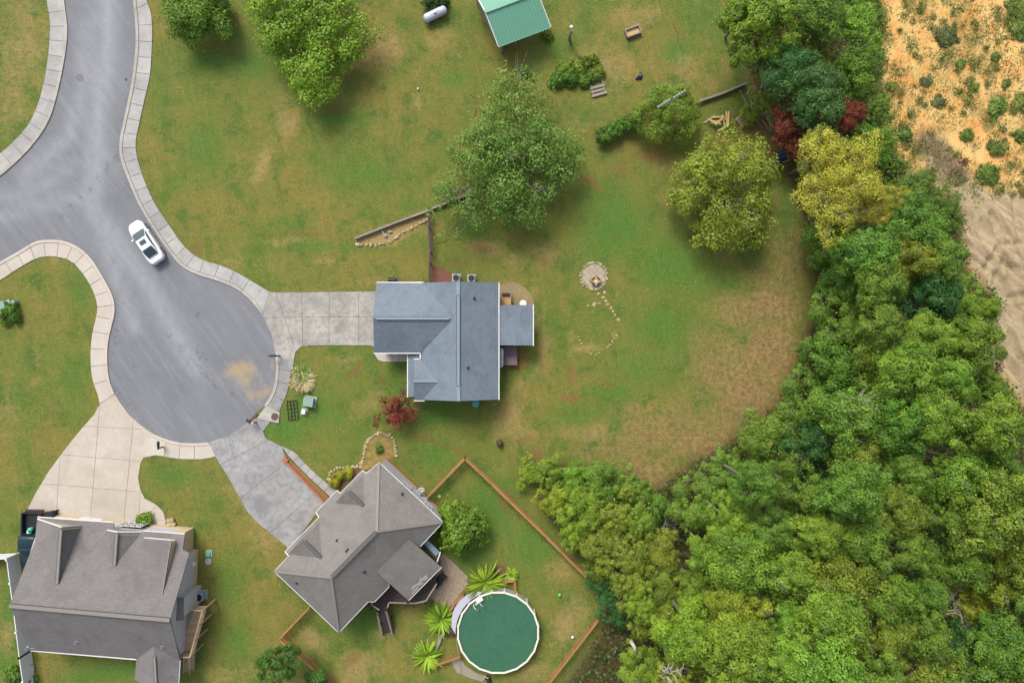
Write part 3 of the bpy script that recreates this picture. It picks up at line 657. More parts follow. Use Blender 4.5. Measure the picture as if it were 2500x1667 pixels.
# storm drain inlet with its round lid
inl = obj('storm_drain', MB().prism(offset_poly(gp([(651, 989), (684, 1006), (681, 1033), (627, 1021)]), .01), .02, .12), M['curb'], bevel=.01)
tag(inl, 'concrete storm drain inlet with round rusty lid at the kerb', 'drain')
obj('drain_lid', MB().lathe(P(671, 1017, .12), [(.37, 0), (.37, .015), (.3, .018), (.3, .01), (.12, .01), (.12, .018), (.01, .018)], 24), M['rust_lid'], inl)
obj('inlet_throat', MB().bar(P(606, 1032, .06), P(628, 1010, .06), .22, .08), M['soil'], inl)
for (px, py, r, lab) in [(194, 190, .4, 'round manhole lid in the street near the top'), (308, 195, .14, 'small dark valve lid near the right kerb')]:
    o = obj('manhole_lid', MB().lathe(P(px, py, .01), [(r, 0), (r, .012), (r * .8, .016), (r * .78, .01), (r * .3, .01), (r * .28, .016), (.01, .016)], 24), M['dark_metal'] if r < .2 else plain('grey iron lid', A(120, 116, 122), .7, .15)); tag(o, lab, 'manhole')

# ------------------------------------------------------------------ house parts
def roof_slope(parent, pts, mat, th=.14, name='roof_slope'):
    mb = MB().sheet(pts, th)
    o = obj(name, mb, mat, parent); me = o.data
    p = [Vector(q) for q in pts]
    n = Vector((0, 0, 0))
    for i in range(len(p)): n += p[i].cross(p[(i + 1) % len(p)])
    n.normalize()
    if n.z < 0: n = -n
    u = Vector((0, 0, 1)).cross(n)
    u = u.normalized() if u.length > 1e-3 else Vector((1, 0, 0))
    v = n.cross(u)
    uv = me.uv_layers.new(name='UVMap'); off = _off(parent)
    for l in me.loops:
        co = me.vertices[l.vertex_index].co + off
        uv.data[l.index].uv = (co.dot(u), co.dot(v))
    return o
def ridge_cap(parent, a, b, mat, w=.3, vent=None, name='ridge_cap'):
    a = Vector(a) + Vector((0, 0, .03)); b = Vector(b) + Vector((0, 0, .03))
    o = obj(name, MB().bar(a, b, w, .05), mat, parent)
    return o
def ridge_vent(parent, a, b, w=.3, cap=None):
    a = Vector(a) + Vector((0, 0, .05)); b = Vector(b) + Vector((0, 0, .05))
    o = obj('ridge_vent', MB().bar(a - Vector((0, 0, .02)), b - Vector((0, 0, .02)), w + .1, .045), M['roof_dark'], parent)
    obj('vent_cover', MB().bar(a + Vector((0, 0, .012)), b + Vector((0, 0, .012)), w - .02, .03), cap, o)
    return o
def gutter(parent, a, b, w=.11):
    return obj('gutter', MB().bar(Vector(a) - Vector((0, 0, .06)), Vector(b) - Vector((0, 0, .06)), w, .1), M['white'], parent)
def pipe(parent, p, h=.35, r=.06, mat=None):
    p = Vector(p); o = obj('vent_pipe', MB().lathe(p - Vector((0, 0, .1)), [(r * 2.2, 0), (r * 2.2, .12), (r, .16), (r, h), (r * .7, h), (r * .7, h - .05)], 10), mat or M['dark_metal'], parent); return o
def window(parent, c, w, h, nrm, mat=None, name='window'):
    """c: centre on the wall surface, nrm: outward horizontal normal"""
    c = Vector(c); n = Vector((nrm[0], nrm[1], 0)).normalized(); t = Vector((-n.y, n.x, 0)); m = Matrix((t, n, Vector((0, 0, 1)))).transposed()
    mb = MB(); f = .07
    for (ox, oz, sx, sz) in ((0, h / 2, w + 2 * f, f), (0, -h / 2, w + 2 * f, f), (-w / 2, 0, f, h), (w / 2, 0, f, h), (0, 0, f * .6, h), (0, 0, w, f * .6)):
        mb.box(c + t * ox + Vector((0, 0, oz)) + n * .03, (sx, .08, sz), rot=m)
    o = obj(name, mb, mat or M['white'], parent)
    obj('pane', MB().box(c + n * .015, (w, .03, h), rot=m), M['glass'], o)
    return o
def panel_door(parent, c, w, h, nrm, mat, rows=4, cols=1, name='garage_door'):
    c = Vector(c); n = Vector((nrm[0], nrm[1], 0)).normalized(); t = Vector((-n.y, n.x, 0)); m = Matrix((t, n, Vector((0, 0, 1)))).transposed()
    o = obj(name, MB().box(c + n * .01, (w, .05, h), rot=m), mat, parent)
    ph = h / rows
    for r in range(rows):
        for k in range(cols):
            obj('door_panel', MB().box(c + n * .045 + Vector((0, 0, -h / 2 + ph * (r + .5))) + t * (-w / 2 + w / cols * (k + .5)), (w / cols - .06, .03, ph - .05), rot=m), mat, o)
    return o
def wall_prism(parent, poly, z0, z1, mat, name='wall'):
    return obj(name, MB().prism(poly, z0, z1), mat, parent)
def gable(parent, a, b, peak, mat, th=.12):
    """triangular wall closing a gable end, a and b at the eaves"""
    a, b, peak = Vector(a), Vector(b), Vector(peak); d = (b - a); n = Vector((-d.y, d.x, 0)).normalized() * th / 2
    o = obj('gable_wall', MB(), mat, parent) if False else None
    mb = MB(); mb.add([a + n, b + n, peak + n, a - n, b - n, peak - n], [(0, 1, 2), (5, 4, 3), (0, 3, 4, 1), (1, 4, 5, 2), (2, 5, 3, 0)])
    return obj('gable_wall', mb, mat, parent)

# ------------------------------------------------------------------ blue grey house in the middle
def blue_house():
    ze, zr = 3.0, 5.0
    h = thing('house', 'house with blue grey shingle roof and attached garage in the middle of the picture', 'house', P(1100, 800))
    rb = M['roof_blue']
    W = plane3(P(1029, 690, ze), P(1029, 976, ze), P(1119, 830, zr)); E = plane3(P(1217, 690, ze), P(1217, 976, ze), P(1119, 830, zr))
    n_pk, s_pk = Q(1119, 688, W), Q(1120, 979, W)
    roof_slope(h, [P(1029, 690, ze), n_pk, s_pk, P(1029, 976, ze)], rb)
    roof_slope(h, [P(1217, 690, ze), n_pk, s_pk, P(1217, 975, ze)], rb)
    top = Q(1106, 777, W)
    GN = plane3(P(919, 690, ze), P(1030, 690, ze), top); GS = plane3(P(913, 861, ze), P(1027, 861, ze), top)
    gw = Q(911, 778, GN); gw.y = top.y; gw.z = top.z
    lift = Vector((0, 0, .012))
    roof_slope(h, [P(919, 690, ze) + lift, Q(1031, 691, GN) + lift, top + lift, gw + lift], rb)
    roof_slope(h, [P(913, 861, ze) + lift, Q(1027, 860, GS) + lift, top + lift, gw + lift], rb)
    bt = Q(1071, 931, W); BN = plane3(P(1011, 878, ze), P(1027, 878, ze), bt); BS = plane3(P(1011, 977, ze), P(1036, 977, ze), bt)
    bw = P(1010, 931, bt.z); bw.y = bt.y
    roof_slope(h, [P(1011, 878, ze) + lift, P(1027, 878, ze) + lift, bt + lift, bw + lift], rb)
    roof_slope(h, [P(1011, 977, ze) + lift, P(1036, 977, ze) + lift, bt + lift, bw + lift], rb)
    # porch roof along the front
    roof_slope(h, [P(996, 863, 2.45), P(1034, 863, 2.75), P(1034, 966, 2.75), P(996, 970, 2.45)], rb)
    # east screened porch
    roof_slope(h, [P(1210, 745, 2.85), P(1301, 745, 2.5), P(1301, 843, 2.5), P(1210, 843, 2.85)], rb)
    # small bay roof
    roof_slope(h, [P(1213, 848, 2.5), P(1229, 850, 2.3), P(1229, 893, 2.3), P(1217, 903, 2.4), P(1213, 903, 2.5)], rb)
    ridge_vent(h, Q(1119, 722, W), Q(1119, 942, W), .26, M['ridge_blue'])
    ridge_vent(h, gw.lerp(top, .04), gw.lerp(top, .95), .26, M['ridge_blue'])
    ridge_cap(h, n_pk, Q(1119, 720, W), M['ridge_blue']); ridge_cap(h, s_pk, Q(1119, 944, W), M['ridge_blue'])
    ridge_cap(h, bw, bt, M['ridge_blue'], .16)
    for a, b in ((P(919, 689.5, ze), P(1034, 689.5, ze)), (P(912, 862, ze), P(1027, 862, ze)), (P(1218, 690, ze), P(1218, 976, ze)), (P(1302, 744, 2.5), P(1302, 844, 2.5)), (P(1026, 862, ze), P(1026, 878, ze)), (P(1011, 877, ze), P(1027, 877, ze)), (P(1010, 978, ze), P(1037, 978, ze)), (P(995, 863, 2.45), P(995, 970, 2.45))):
        gutter(h, a, b)
    # walls
    e = .35
    xw, xe, yn, ys = P(1029, 0, ze).x + e, P(1217, 0, ze).x - e, P(0, 690, ze).y - e, P(0, 976, ze).y + e
    sid = M['siding_blue']
    wall_prism(h, [(xw, ys), (xe, ys), (xe, yn), (xw, yn)], 0, ze - .05, sid)
    gx, gy = P(914, 0, ze).x + e, P(0, 861, ze).y + e
    wall_prism(h, [(gx, gy), (xw + .01, gy), (xw + .01, yn - .004), (gx, yn - .004)], 0, ze - .05, sid)
    bx = P(1011, 0, ze).x + e; by = P(0, 878, ze).y - e
    wall_prism(h, [(bx, ys + .004), (xw + .01, ys + .004), (xw + .01, by), (bx, by)], 0, ze - .05, sid)
    mid = (n_pk.x)
    gable(h, (xw, yn - .06, ze - .06), (xe, yn - .06, ze - .06), (mid, yn - .06, zr - .2), sid)
    gable(h, (xe, ys + .06, ze - .06), (xw, ys + .06, ze - .06), (mid, ys + .06, zr - .2), sid)
    gable(h, (gx + .06, gy, ze - .06), (gx + .06, yn, ze - .06), (gx + .06, top.y, top.z - .2), sid)
    gable(h, (bx + .06, ys, ze - .06), (bx + .06, by, ze - .06), (bx + .06, bt.y, bt.z - .2), sid)
    panel_door(h, (gx, (yn + gy) / 2, 1.1), 4.9, 2.2, (-1, 0), M['white'], 4, 4)
    for y in (-3.2, -4.4): window(h, (bx, y, 1.5), .8, 1.3, (-1, 0))
    for x in (-7.2, -3.6): window(h, (x, ys, 1.5), 1.0, 1.3, (0, -1)); window(h, (x, yn, 1.5), 1.0, 1.2, (0, 1))
    for y in (4.2, -3.8): window(h, (xe, y, 1.5), 1.1, 1.3, (1, 0))
    panel_door(h, (xw, -1.6, 1.05), .95, 2.1, (-1, 0), M['wood_dark'], 3, 2, 'front_door')
    # screened porch body
    px0, px1, py0, py1 = xe + .01, P(1301, 0, 2.5).x - .2, P(0, 843, 2.5).y + .2, P(0, 745, 2.5).y - .2
    for (x, y) in ((px1, py0), (px1, py1), (px1, (py0 + py1) / 2), ((px0 + px1) / 2, py0), ((px0 + px1) / 2, py1)):
        obj('porch_post', MB().box((x, y, 1.2), (.12, .12, 2.4)), M['white'], h)
    obj('porch_floor', MB().box(((px0 + px1) / 2, (py0 + py1) / 2, .2), (px1 - px0, py1 - py0, .4)), M['wood_grey'], h)
    obj('bay', MB().prism([(xe, P(0, 850).y), (P(1226, 0, 2).x, P(0, 853).y), (P(1226, 0, 2).x, P(0, 889).y), (xe, P(0, 897).y)], .4, 2.25), sid, h)
    obj('porch_post', MB().box((P(998, 0, 2.4).x, P(0, 960, 2.4).y, 1.2), (.14, .14, 2.4)), M['white'], h)
    obj('porch_post', MB().box((P(998, 0, 2.4).x, P(0, 868, 2.4).y, 1.2), (.14, .14, 2.4)), M['white'], h)
    obj('porch_floor', MB().box((P(1014, 0).x, P(0, 915).y, .12), (1.6, 4.4, .2)), M['drive_mid'], h)
    for (px, py) in ((1157, 728), (1142, 897)): pipe(h, Q(px, py, E), .4, .08)
blue_house()

# ------------------------------------------------------------------ brown roofed house at 45 degrees
def brown_house():
    ze, zr = 4.0, 6.8
    h = thing('house', 'hip roofed house with brown grey shingles set diagonally beside the pool', 'house', P(900, 1340))
    rm = M['roof_brown']
    N, E_, S_, W_ = P(925, 1129, ze), P(1081, 1274, ze), P(827, 1543, ze), P(670, 1394, ze)
    A_, B_ = P(920, 1297, zr), P(809, 1409, zr)
    NW = plane3(N, W_, A_); SE = plane3(E_, S_, A_)
    B_ = Q(809, 1409, NW); zB = (A_.z + B_.z) / 2; A_.z = zB; B_.z = zB
    NW = plane3(N, W_, A_); SE = plane3(E_, S_, A_)
    nw = [(925, 1129), (895, 1156), (884, 1149), (830, 1205), (823, 1197), (771, 1251), (779, 1262), (696, 1346), (705, 1357)]
    roof_slope(h, [Q(*p, NW) for p in nw] + [W_, B_, A_], rm)
    se = [(1081, 1274), (948, 1415), (949, 1432), (914, 1468), (898, 1468)]
    roof_slope(h, [Q(*p, SE) for p in se] + [S_, B_, A_], rm)
    roof_slope(h, [N, E_, A_], rm); roof_slope(h, [W_, S_, B_], rm)
    ridge_vent(h, A_.lerp(B_, .02), A_.lerp(B_, .98), .3, M['roof_brown'])
    for a, b in ((A_, N), (A_, E_), (B_, W_), (B_, S_)): ridge_cap(h, a, b, M['ridge_tan'], .22)
    # two front gables
    for (bk, fr, lo, hi) in (((888, 1234), (848, 1195), (818, 1227), (886, 1160)), ((785, 1361), (738, 1315), (703, 1352), (779, 1275))):
        b = Q(*bk, NW); f = P(fr[0], fr[1], b.z + .02); l = Q(*lo, NW); r = Q(*hi, NW)
        up = Vector((0, 0, .015))
        roof_slope(h, [f + up, b + up, l + up], rm, .05); roof_slope(h, [f + up, r + up, b + up], rm, .05)
        obj('gable_wall', (lambda mb: (mb.add([f, l, r, f + Vector((.12, -.12, 0)), l + Vector((.12, -.12, 0)), r + Vector((.12, -.12, 0))], [(0, 1, 2), (5, 4, 3), (0, 3, 4, 1), (0, 2, 5, 3)]), mb)[1])(MB()), M['siding_grey'], h)
        ridge_vent(h, f.lerp(b, .12) + up, b + up, .24, M['roof_brown'])
    # covered rear porch
    pts = [Q(999, 1315, SE) + Vector((0, 0, .03)), P(1077, 1384, 3.3), P(997, 1465, 3.3), Q(919, 1395, SE) + Vector((0, 0, .03))]
    roof_slope(h, pts, rm)
    PL = plane3(*pts[:3])
    mb = MB()
    for k in range(46):   # bleached shingles
        u, v = random.random(), random.random()
        c = Q(1004 + 34 * u + random.uniform(-3, 3), 1437 - 36 * u + 13 * v + random.uniform(-2, 2), PL) + Vector((0, 0, .012))
        mb.bar(c, c + (pts[1] - pts[2]).normalized() * .28, .13, .016)
    wm = obj('bleached_shingles', mb, plain('bleached shingle', A(158, 152, 144), .9, .15), h); wm['kind'] = 'stuff'
    # gutters
    for a, b in ((N, E_), (W_, S_)): gutter(h, a, b)
    for a, b in zip(nw[:-1], nw[1:]): gutter(h, Q(*a, NW), Q(*b, NW), .09)
    gutter(h, Q(705, 1357, NW), W_, .09)
    gutter(h, E_, Q(1026, 1333, SE)); gutter(h, Q(948, 1424, SE), Q(949, 1432, SE)); gutter(h, Q(949, 1432, SE), Q(914, 1468, SE)); gutter(h, Q(914, 1468, SE), Q(898, 1468, SE)); gutter(h, Q(898, 1468, SE), S_)
    gutter(h, pts[1], pts[2])
    # walls
    foot = offset_poly([N, E_, S_, W_], .2)
    wall_prism(h, foot, .35, ze - .12, M['siding_grey'])
    obj('brick_plinth', MB().prism(offset_poly([N, E_, S_, W_], .13), 0, .4), M['brickwall'], h)
    q = lambda l: [Q(*p, NW) for p in l]
    wall_prism(h, offset_poly([Q(884, 1152, NW), Q(834, 1203, NW), Q(860, 1240, NW), Q(905, 1185, NW)], .25), 0, 3.4, M['siding_grey'])
    wall_prism(h, offset_poly([Q(823, 1198, NW), Q(772, 1250, NW), Q(800, 1290, NW), Q(850, 1230, NW)], .25), 0, 3.0, M['brickwall'])
    wall_prism(h, offset_poly([Q(779, 1263, NW), Q(697, 1346, NW), Q(720, 1375, NW), Q(800, 1290, NW)], .25), 0, 3.3, M['brickwall'])
    wall_prism(h, offset_poly([Q(949, 1428, SE), Q(914, 1464, SE), Q(880, 1440, SE), Q(920, 1400, SE)], .25), 0, 3.5, M['siding_grey'])
    ne = Vector(((E_ - N).y, -(E_ - N).x, 0)).normalized() * -1
    f0, f1 = [p for p in sorted(foot, key=lambda p: -p[1])[:2]]
    fN = min(foot, key=lambda p: (Vector(p) - N.xy).length); fE = min(foot, key=lambda p: (Vector(p) - E_.xy).length)
    for u in (.42, .78):
        c = Vector(fN).lerp(Vector(fE), u); window(h, (c.x, c.y, 2.6), .9, 1.2, (ne.x, ne.y))
    fW = min(foot, key=lambda p: (Vector(p) - W_.xy).length); fS = min(foot, key=lambda p: (Vector(p) - S_.xy).length)
    for u in (.3, .7):
        c = Vector(fW).lerp(Vector(fS), u); window(h, (c.x, c.y, 2.4), 1.0, 1.3, (-ne.x, -ne.y))
    # utility boxes on the wall
    for u, s_ in ((.55, .45), (.6, .3)):
        c = Vector(fN).lerp(Vector(fE), u) + Vector((ne.x, ne.y)) * .12
        obj('meter_box', MB().box((c.x, c.y, 1.5), (s_, .22, .6), math.atan2(ne.y, ne.x) - math.pi / 2), M['grey_metal'], h)
    # chimney-like step near the east corner
    obj('wall_return', MB().prism(gp([(1066, 1250), (1078, 1261), (1070, 1269), (1058, 1258)]), 0, 3.6), M['siding_grey'], h)
    for (px, py, pl) in ((982, 1205, plane3(N, E_, A_)), (889, 1395, SE), (725, 1422, plane3(W_, S_, B_))): pipe(h, Q(px, py, pl), .4, .07)
    for (px, py) in ((823, 1319), (846, 1345), (850, 1341)): pipe(h, Q(px, py, NW), .25, .07)
    # lean-to skylight roof beside the east corner
    roof_slope(h, [P(1031, 1323, 3.0), P(1044, 1318, 3.0), P(1074, 1347, 2.5), P(1064, 1357, 2.5)], M['bin_blue'], .06, 'lean_to_roof')
    obj('lean_to_beam', MB().bar(P(1030, 1327, 2.6), P(1067, 1362, 2.3), .3, .12), M['wood_dark'], h)
    gutter(h, P(1075, 1347, 2.5), P(1067, 1371, 2.6))
    # rear deck, boards, rails, stairs
    zd = 1.6
    deck = [P(905, 1466, zd), P(946, 1430, zd), P(1000, 1462, zd), P(1024, 1445, zd), P(1062, 1422, zd), P(1040, 1462, zd), P(1013, 1469, zd), P(948, 1469, zd), P(944, 1482, zd), P(926, 1487, zd), P(910, 1478, zd)]
    base = [(912, 1466), (946, 1425), (985, 1395), (1020, 1362), (1064, 1400), (1066, 1424), (1040, 1466), (1013, 1472), (950, 1470), (945, 1484), (926, 1488), (910, 1478)]
    dk = obj('deck', MB().prism([P(*p, zd) for p in base], zd - .2, zd - .04), M['wood_dark'], h)
    dirv = (P(1064, 1424, zd) - P(985, 1470, zd)).normalized()
    bm = bmesh.new(); bm.faces.new([bm.verts.new(P(p[0], p[1], zd)) for p in base])
    nrm = Vector((-dirv.y, dirv.x, 0)); c0 = P(940, 1480, zd)
    for k in range(-20, 40):
        bmesh.ops.bisect_plane(bm, geom=bm.verts[:] + bm.edges[:] + bm.faces[:], plane_co=c0 + nrm * k * .22, plane_no=nrm)
    for fc in bm.faces:
        if fc.calc_area() > .04: obj('deck_board', MB().prism(offset_poly([v.co.copy() for v in fc.verts], .012), zd - .04, zd), M['wood_dark'], dk)
    bm.free()
    rail = [(1066, 1424), (1040, 1466), (1013, 1472), (950, 1470), (945, 1484)]
    rail2 = [(926, 1488), (910, 1478), (905, 1466)]
    for rl in (rail, rail2):
        for a, b in zip(rl[:-1], rl[1:]):
            for zz in (.95, .5): obj('deck_rail', MB().bar(P(*a, zd + zz), P(*b, zd + zz), .12, .05), M['wood_dark'] if zz < .9 else M['wood_grey'], dk)
        for a in rl: obj('deck_post', MB().box(P(*a, zd * .5 + .5), (.11, .11, zd + 1.0)), M['wood_dark'], dk)
    s0, s1, e0, e1 = P(925, 1488, zd), P(947, 1484, zd), P(937, 1546, 0), P(962, 1541, 0)
    s0.z = s1.z = 0
    for k in range(9):
        u = (k + .5) / 9; a = s0.lerp(e0, u); b = s1.lerp(e1, u); z = zd * (1 - u)
        obj('tread', MB().bar(Vector((a.x, a.y, z)), Vector((b.x, b.y, z)), .27, .05), M['wood_dark'], dk)
    for a, b in ((s0, e0), (s1, e1)):
        obj('stringer', MB().bar(Vector((a.x, a.y, zd - .1)), Vector((b.x, b.y, .05)), .06, .25), M['wood_dark'], dk)
        obj('stair_rail', MB().bar(Vector((a.x, a.y, zd + .9)), Vector((b.x, b.y, .95)), .12, .05), M['wood_grey'], dk)
        for u in (.02, .5, .98):
            c = a.lerp(b, u); obj('stair_post', MB().box((c.x, c.y, (zd * (1 - u) + .9) / 2), (.1, .1, zd * (1 - u) + .9)), M['wood_dark'], dk)
    for (px, py) in ((1070, 1386), (1000, 1458)): obj('porch_post', MB().box(P(px, py, 1.6), (.14, .14, 3.2)), M['wood_dark'], h)
brown_house()

# ------------------------------------------------------------------ grey house at bottom left
def grey_house():
    ze, zr = 3.0, 6.2
    h = thing('house', 'large gabled house with warm grey roof behind the cream driveway at bottom left', 'house', P(300, 1400))
    rm = M['roof_grey']
    RW, RE = P(23, 1478, zr), P(415, 1513, zr)
    NP = plane3(RW, RE, P(91, 1263, ze)); SP = plane3(RW, RE, P(74, 1587, ze))
    roof_slope(h, [RW, RE, Q(462, 1350, NP), Q(446, 1342, NP), Q(451, 1304, NP), Q(278, 1291, NP), Q(277, 1276, NP), Q(91, 1263, NP), Q(85, 1320, NP)], rm)
    roof_slope(h, [RW, RE, Q(440, 1614, SP), Q(74, 1587, SP)], rm)
    ridge_vent(h, RW, RE, .36, M['ridge_tan'])
    up = Vector((0, 0, .015))
    # big front gable, small front gable
    for (bk, fr, lo, hi, foot) in (((140, 1424), (150, 1286), (84, 1330), (262, 1300), (98, 200)), ((280, 1380), (286, 1298), (262, 1294), (348, 1299), (268, 340))):
        b = Q(*bk, NP); f = P(fr[0], fr[1], b.z); l = Q(*lo, NP); r = Q(*hi, NP)
        if foot[0] == 98: fl = Q(92, 1266, NP); fr_ = Q(200, 1282, NP); roof_slope(h, [f + up, b + up, l + up, fl + up], rm, .06); roof_slope(h, [f + up, fr_ + up, r + up, b + up], rm, .06)
        else: fl = Q(262, 1293, NP); fr_ = Q(347, 1298, NP); roof_slope(h, [f + up, b + up, fl + up], rm, .06); roof_slope(h, [f + up, fr_ + up, b + up], rm, .06)
        w = Vector((0, -.14, 0)); mb = MB(); mb.add([f + w, fl + w, fr_ + w, f + w * 2, fl + w * 2, fr_ + w * 2], [(0, 1, 2), (5, 4, 3), (0, 3, 4, 1), (0, 2, 5, 3), (1, 4, 5, 2)])
        obj('gable_wall', mb, M['siding_tan'] if foot[0] == 98 else M['white'], h)
        ridge_vent(h, f.lerp(b, .04) + up, b + up, .26, M['ridge_tan'])
        obj('rake_trim', MB().bar(f, fl, .1, .1), M['white'], h); obj('rake_trim', MB().bar(f, fr_, .1, .1), M['white'], h)
    # shed dormer
    fa, fb = P(351, 1313, 4.35), P(418, 1319, 4.35); ba, bb = Q(326, 1446, NP), Q(396, 1453, NP)
    roof_slope(h, [fa, fb, bb + up, ba + up], rm)
    dn = lambda p: Vector((p.x, p.y, p.z - 1.0))
    mb = MB(); mb.add([fa + Vector((0, -.2, -.1)), fb + Vector((0, -.2, -.1)), dn(fb) + Vector((0, -.2, 0)), dn(fa) + Vector((0, -.2, 0)), bb + Vector((0, 0, -.3)), ba + Vector((0, 0, -.3))], [(0, 1, 2, 3), (1, 4, 2), (0, 3, 5)])
    obj('dormer_wall', mb, M['siding_tan'], h)
    gutter(h, fa, fb); obj('rake_trim', MB().bar(fb, bb, .08, .1), M['wood_grey'], h)
    # rear porch gable
    pb = Q(376, 1577, SP); pf = P(371, 1690, pb.z); pf.x = pb.x + .25
    a0, a1, b0, b1 = Q(333, 1609, SP), P(330, 1657, ze), Q(439, 1612, SP), P(438, 1672, ze)
    a1.z = a0.z; b1.z = b0.z
    roof_slope(h, [pb + up, pf + up, a1 + up, a0 + up], rm, .08); roof_slope(h, [pb + up, pf + up, b1 + up, b0 + up], rm, .08)
    ridge_vent(h, pb.lerp(pf, .22), pf, .2, M['ridge_tan'])
    gutter(h, P(74, 1587.5, ze), P(333, 1609.5, ze)); gutter(h, b0, b1); gutter(h, Q(91, 1262, NP), Q(277, 1275, NP)); gutter(h, Q(348, 1296, NP), Q(451, 1303, NP))
    # walls
    a, b, c, d = P(99, 1272, ze), P(455, 1302, ze), P(432, 1604, ze), P(80, 1577, ze)
    e_ = P(478, 1300), P(478, 1560)
    foot = [(a.x, a.y - .3), (P(487, 0).x, P(0, 1287).y), (P(484, 0).x, P(0, 1300).y), (P(478, 0).x, P(0, 1560).y), (d.x + .3, d.y + .3)]
    nw = Vector((P(146, 1257).x, P(146, 1257).y)); ne = Vector((P(471, 1289).x, P(471, 1289).y)); ne1 = Vector((P(470, 1341).x, P(470, 1341).y)); ne2 = Vector((P(483, 1342).x, P(483, 1342).y)); se = Vector((P(474, 1566).x, P(474, 1566).y)); sw = Vector((P(128, 1540).x, P(128, 1540).y))
    poly = [nw, ne, ne1, ne2, se, sw]
    wall_prism(h, poly, 0, ze - .1, M['siding_grey'])
    obj('stone_plinth', MB().prism(offset_poly(poly, -.06), 0, .75), M['siding_tan'], h)
    # east and west gable walls up to the ridge
    re_ = Vector((RE.x, RE.y, zr - .2)); rw_ = Vector((RW.x, RW.y, zr - .2))
    re_.x = (ne2.x + se.x) / 2 - .02; rw_.x = (nw.x + sw.x) / 2 + .05
    gable(h, (se.x, se.y, ze - .12), (ne2.x, ne2.y, ze - .12), re_, M['siding_grey']); gable(h, (sw.x, sw.y, ze - .12), (nw.x, nw.y, ze - .12), rw_, M['siding_grey'])
    # one storey stone bump-outs at the north east corner
    bumps = [([(449, 1296), (470, 1298), (470, 1336), (449, 1334)], 2.3)]
    wall_prism(h, [P(440, 1287), P(473, 1287), P(472, 1340), P(440, 1340)], 0, 2.75, M['siding_tan'], 'stone_bay')
    wall_prism(h, [P(350, 1283), P(441, 1286), P(441, 1299), P(350, 1294)], 0, 1.5, M['siding_tan'], 'entry_wall')
    wall_prism(h, [P(278, 1277), P(304, 1278), P(303, 1290), P(278, 1290)], 0, 2.6, M['stone'], 'stone_pier')
    for k in range(4):
        u = P(312 + 14 * k, 1275 + k, 1.0); window(h, (u.x, u.y, 1.6), .5, 1.3, (.08, 1))
    yc = (nw.lerp(ne, .2))
    panel_door(h, (nw.lerp(ne, .17).x, nw.lerp(ne, .17).y, 1.1), 4.4, 2.2, (.09, 1), M['white'], 4, 4)
    # chimney chase
    ch = P(478, 1448)
    obj('chimney', MB().box((ch.x - .1, ch.y, 2.0), (1.3, 1.7, 4.0)), M['siding_grey'], h)
    cr = P(450, 1468, 4.3); 
    roof_slope(h, [Vector((ch.x - .95, ch.y - 1.05, 4.5)), Vector((ch.x + .65, ch.y - 1.05, 4.02)), Vector((ch.x + .65, ch.y + 1.05, 4.02)), Vector((ch.x - .95, ch.y + 1.05, 4.5))], rm, .1, 'chimney_roof')
    wbx = P(474, 1376, 2.2); obj('floodlight', MB().box(wbx, (.25, .25, .2)), M['white'], h)
    for (px, py) in ((187, 1566), (397, 1577), (68, 1580)): pipe(h, Q(px, py, SP), .45, .07, M['grey_metal'])
    obj('snow_guard', MB().bar(Q(70, 1582, SP), Q(84, 1582, SP), .05, .05), M['grey_metal'], h)
    # side deck in weathered timber
    zd = 2.0
    base = [P(478, 1480, zd), P(504, 1480, zd), P(474, 1590, zd), P(432, 1590, zd), P(440, 1570, zd)]
    dk = obj('side_deck', MB().prism(base, zd - .2, zd - .04), M['wood_tan'], h)
    bm = bmesh.new(); bm.faces.new([bm.verts.new(Vector((p.x, p.y, 0))) for p in base])
    for k in range(30):
        bmesh.ops.bisect_plane(bm, geom=bm.verts[:] + bm.edges[:] + bm.faces[:], plane_co=(0, base[3].y + .05 + k * .2, 0), plane_no=(0, 1, 0))
    for fc in bm.faces:
        if fc.calc_area() > .03: obj('deck_board', MB().prism(offset_poly([v.co.copy() for v in fc.verts], .01), zd - .04, zd), M['wood_tan'], dk)
    bm.free()
    A1, B1, C1 = P(505, 1481, zd), P(475, 1592, zd), P(432, 1592, zd)
    for a, b in ((P(480, 1479, zd), A1), (A1, B1), (B1, C1)):
        for zz in (1.0, .55, .15): obj('deck_rail', MB().bar(a + Vector((0, 0, zz)), b + Vector((0, 0, zz)), .13 if zz > .9 else .05, .06), M['wood_tan'], dk)
    for u in (0, .33, .66, 1):
        p = A1.lerp(B1, u); obj('deck_post', MB().box((p.x, p.y, (zd + 1) / 2), (.13, .13, zd + 1)), M['wood_tan'], dk)
    for (px, py) in ((470, 1604), (452, 1604)):
        for k in range(1): pass
    s0, s1, e0, e1 = P(448, 1592, zd), P(473, 1592, zd), P(450, 1640, 0), P(474, 1634, 0)
    s0.z = s1.z = 0
    for k in range(8):
        u = (k + .5) / 8; a = s0.lerp(e0, u); b = s1.lerp(e1, u); z = zd * (1 - u)
        obj('tread', MB().bar(Vector((a.x, a.y, z)), Vector((b.x, b.y, z)), .25, .05), M['wood_tan'], dk)
    for a, b in ((s0, e0), (s1, e1)):
        obj('stringer', MB().bar(Vector((a.x, a.y, zd - .1)), Vector((b.x, b.y, .05)), .06, .24), M['wood_tan'], dk)
        obj('stair_rail', MB().bar(Vector((a.x, a.y, zd + .95)), Vector((b.x, b.y, .95)), .1, .05), M['wood_tan'], dk)
grey_house()

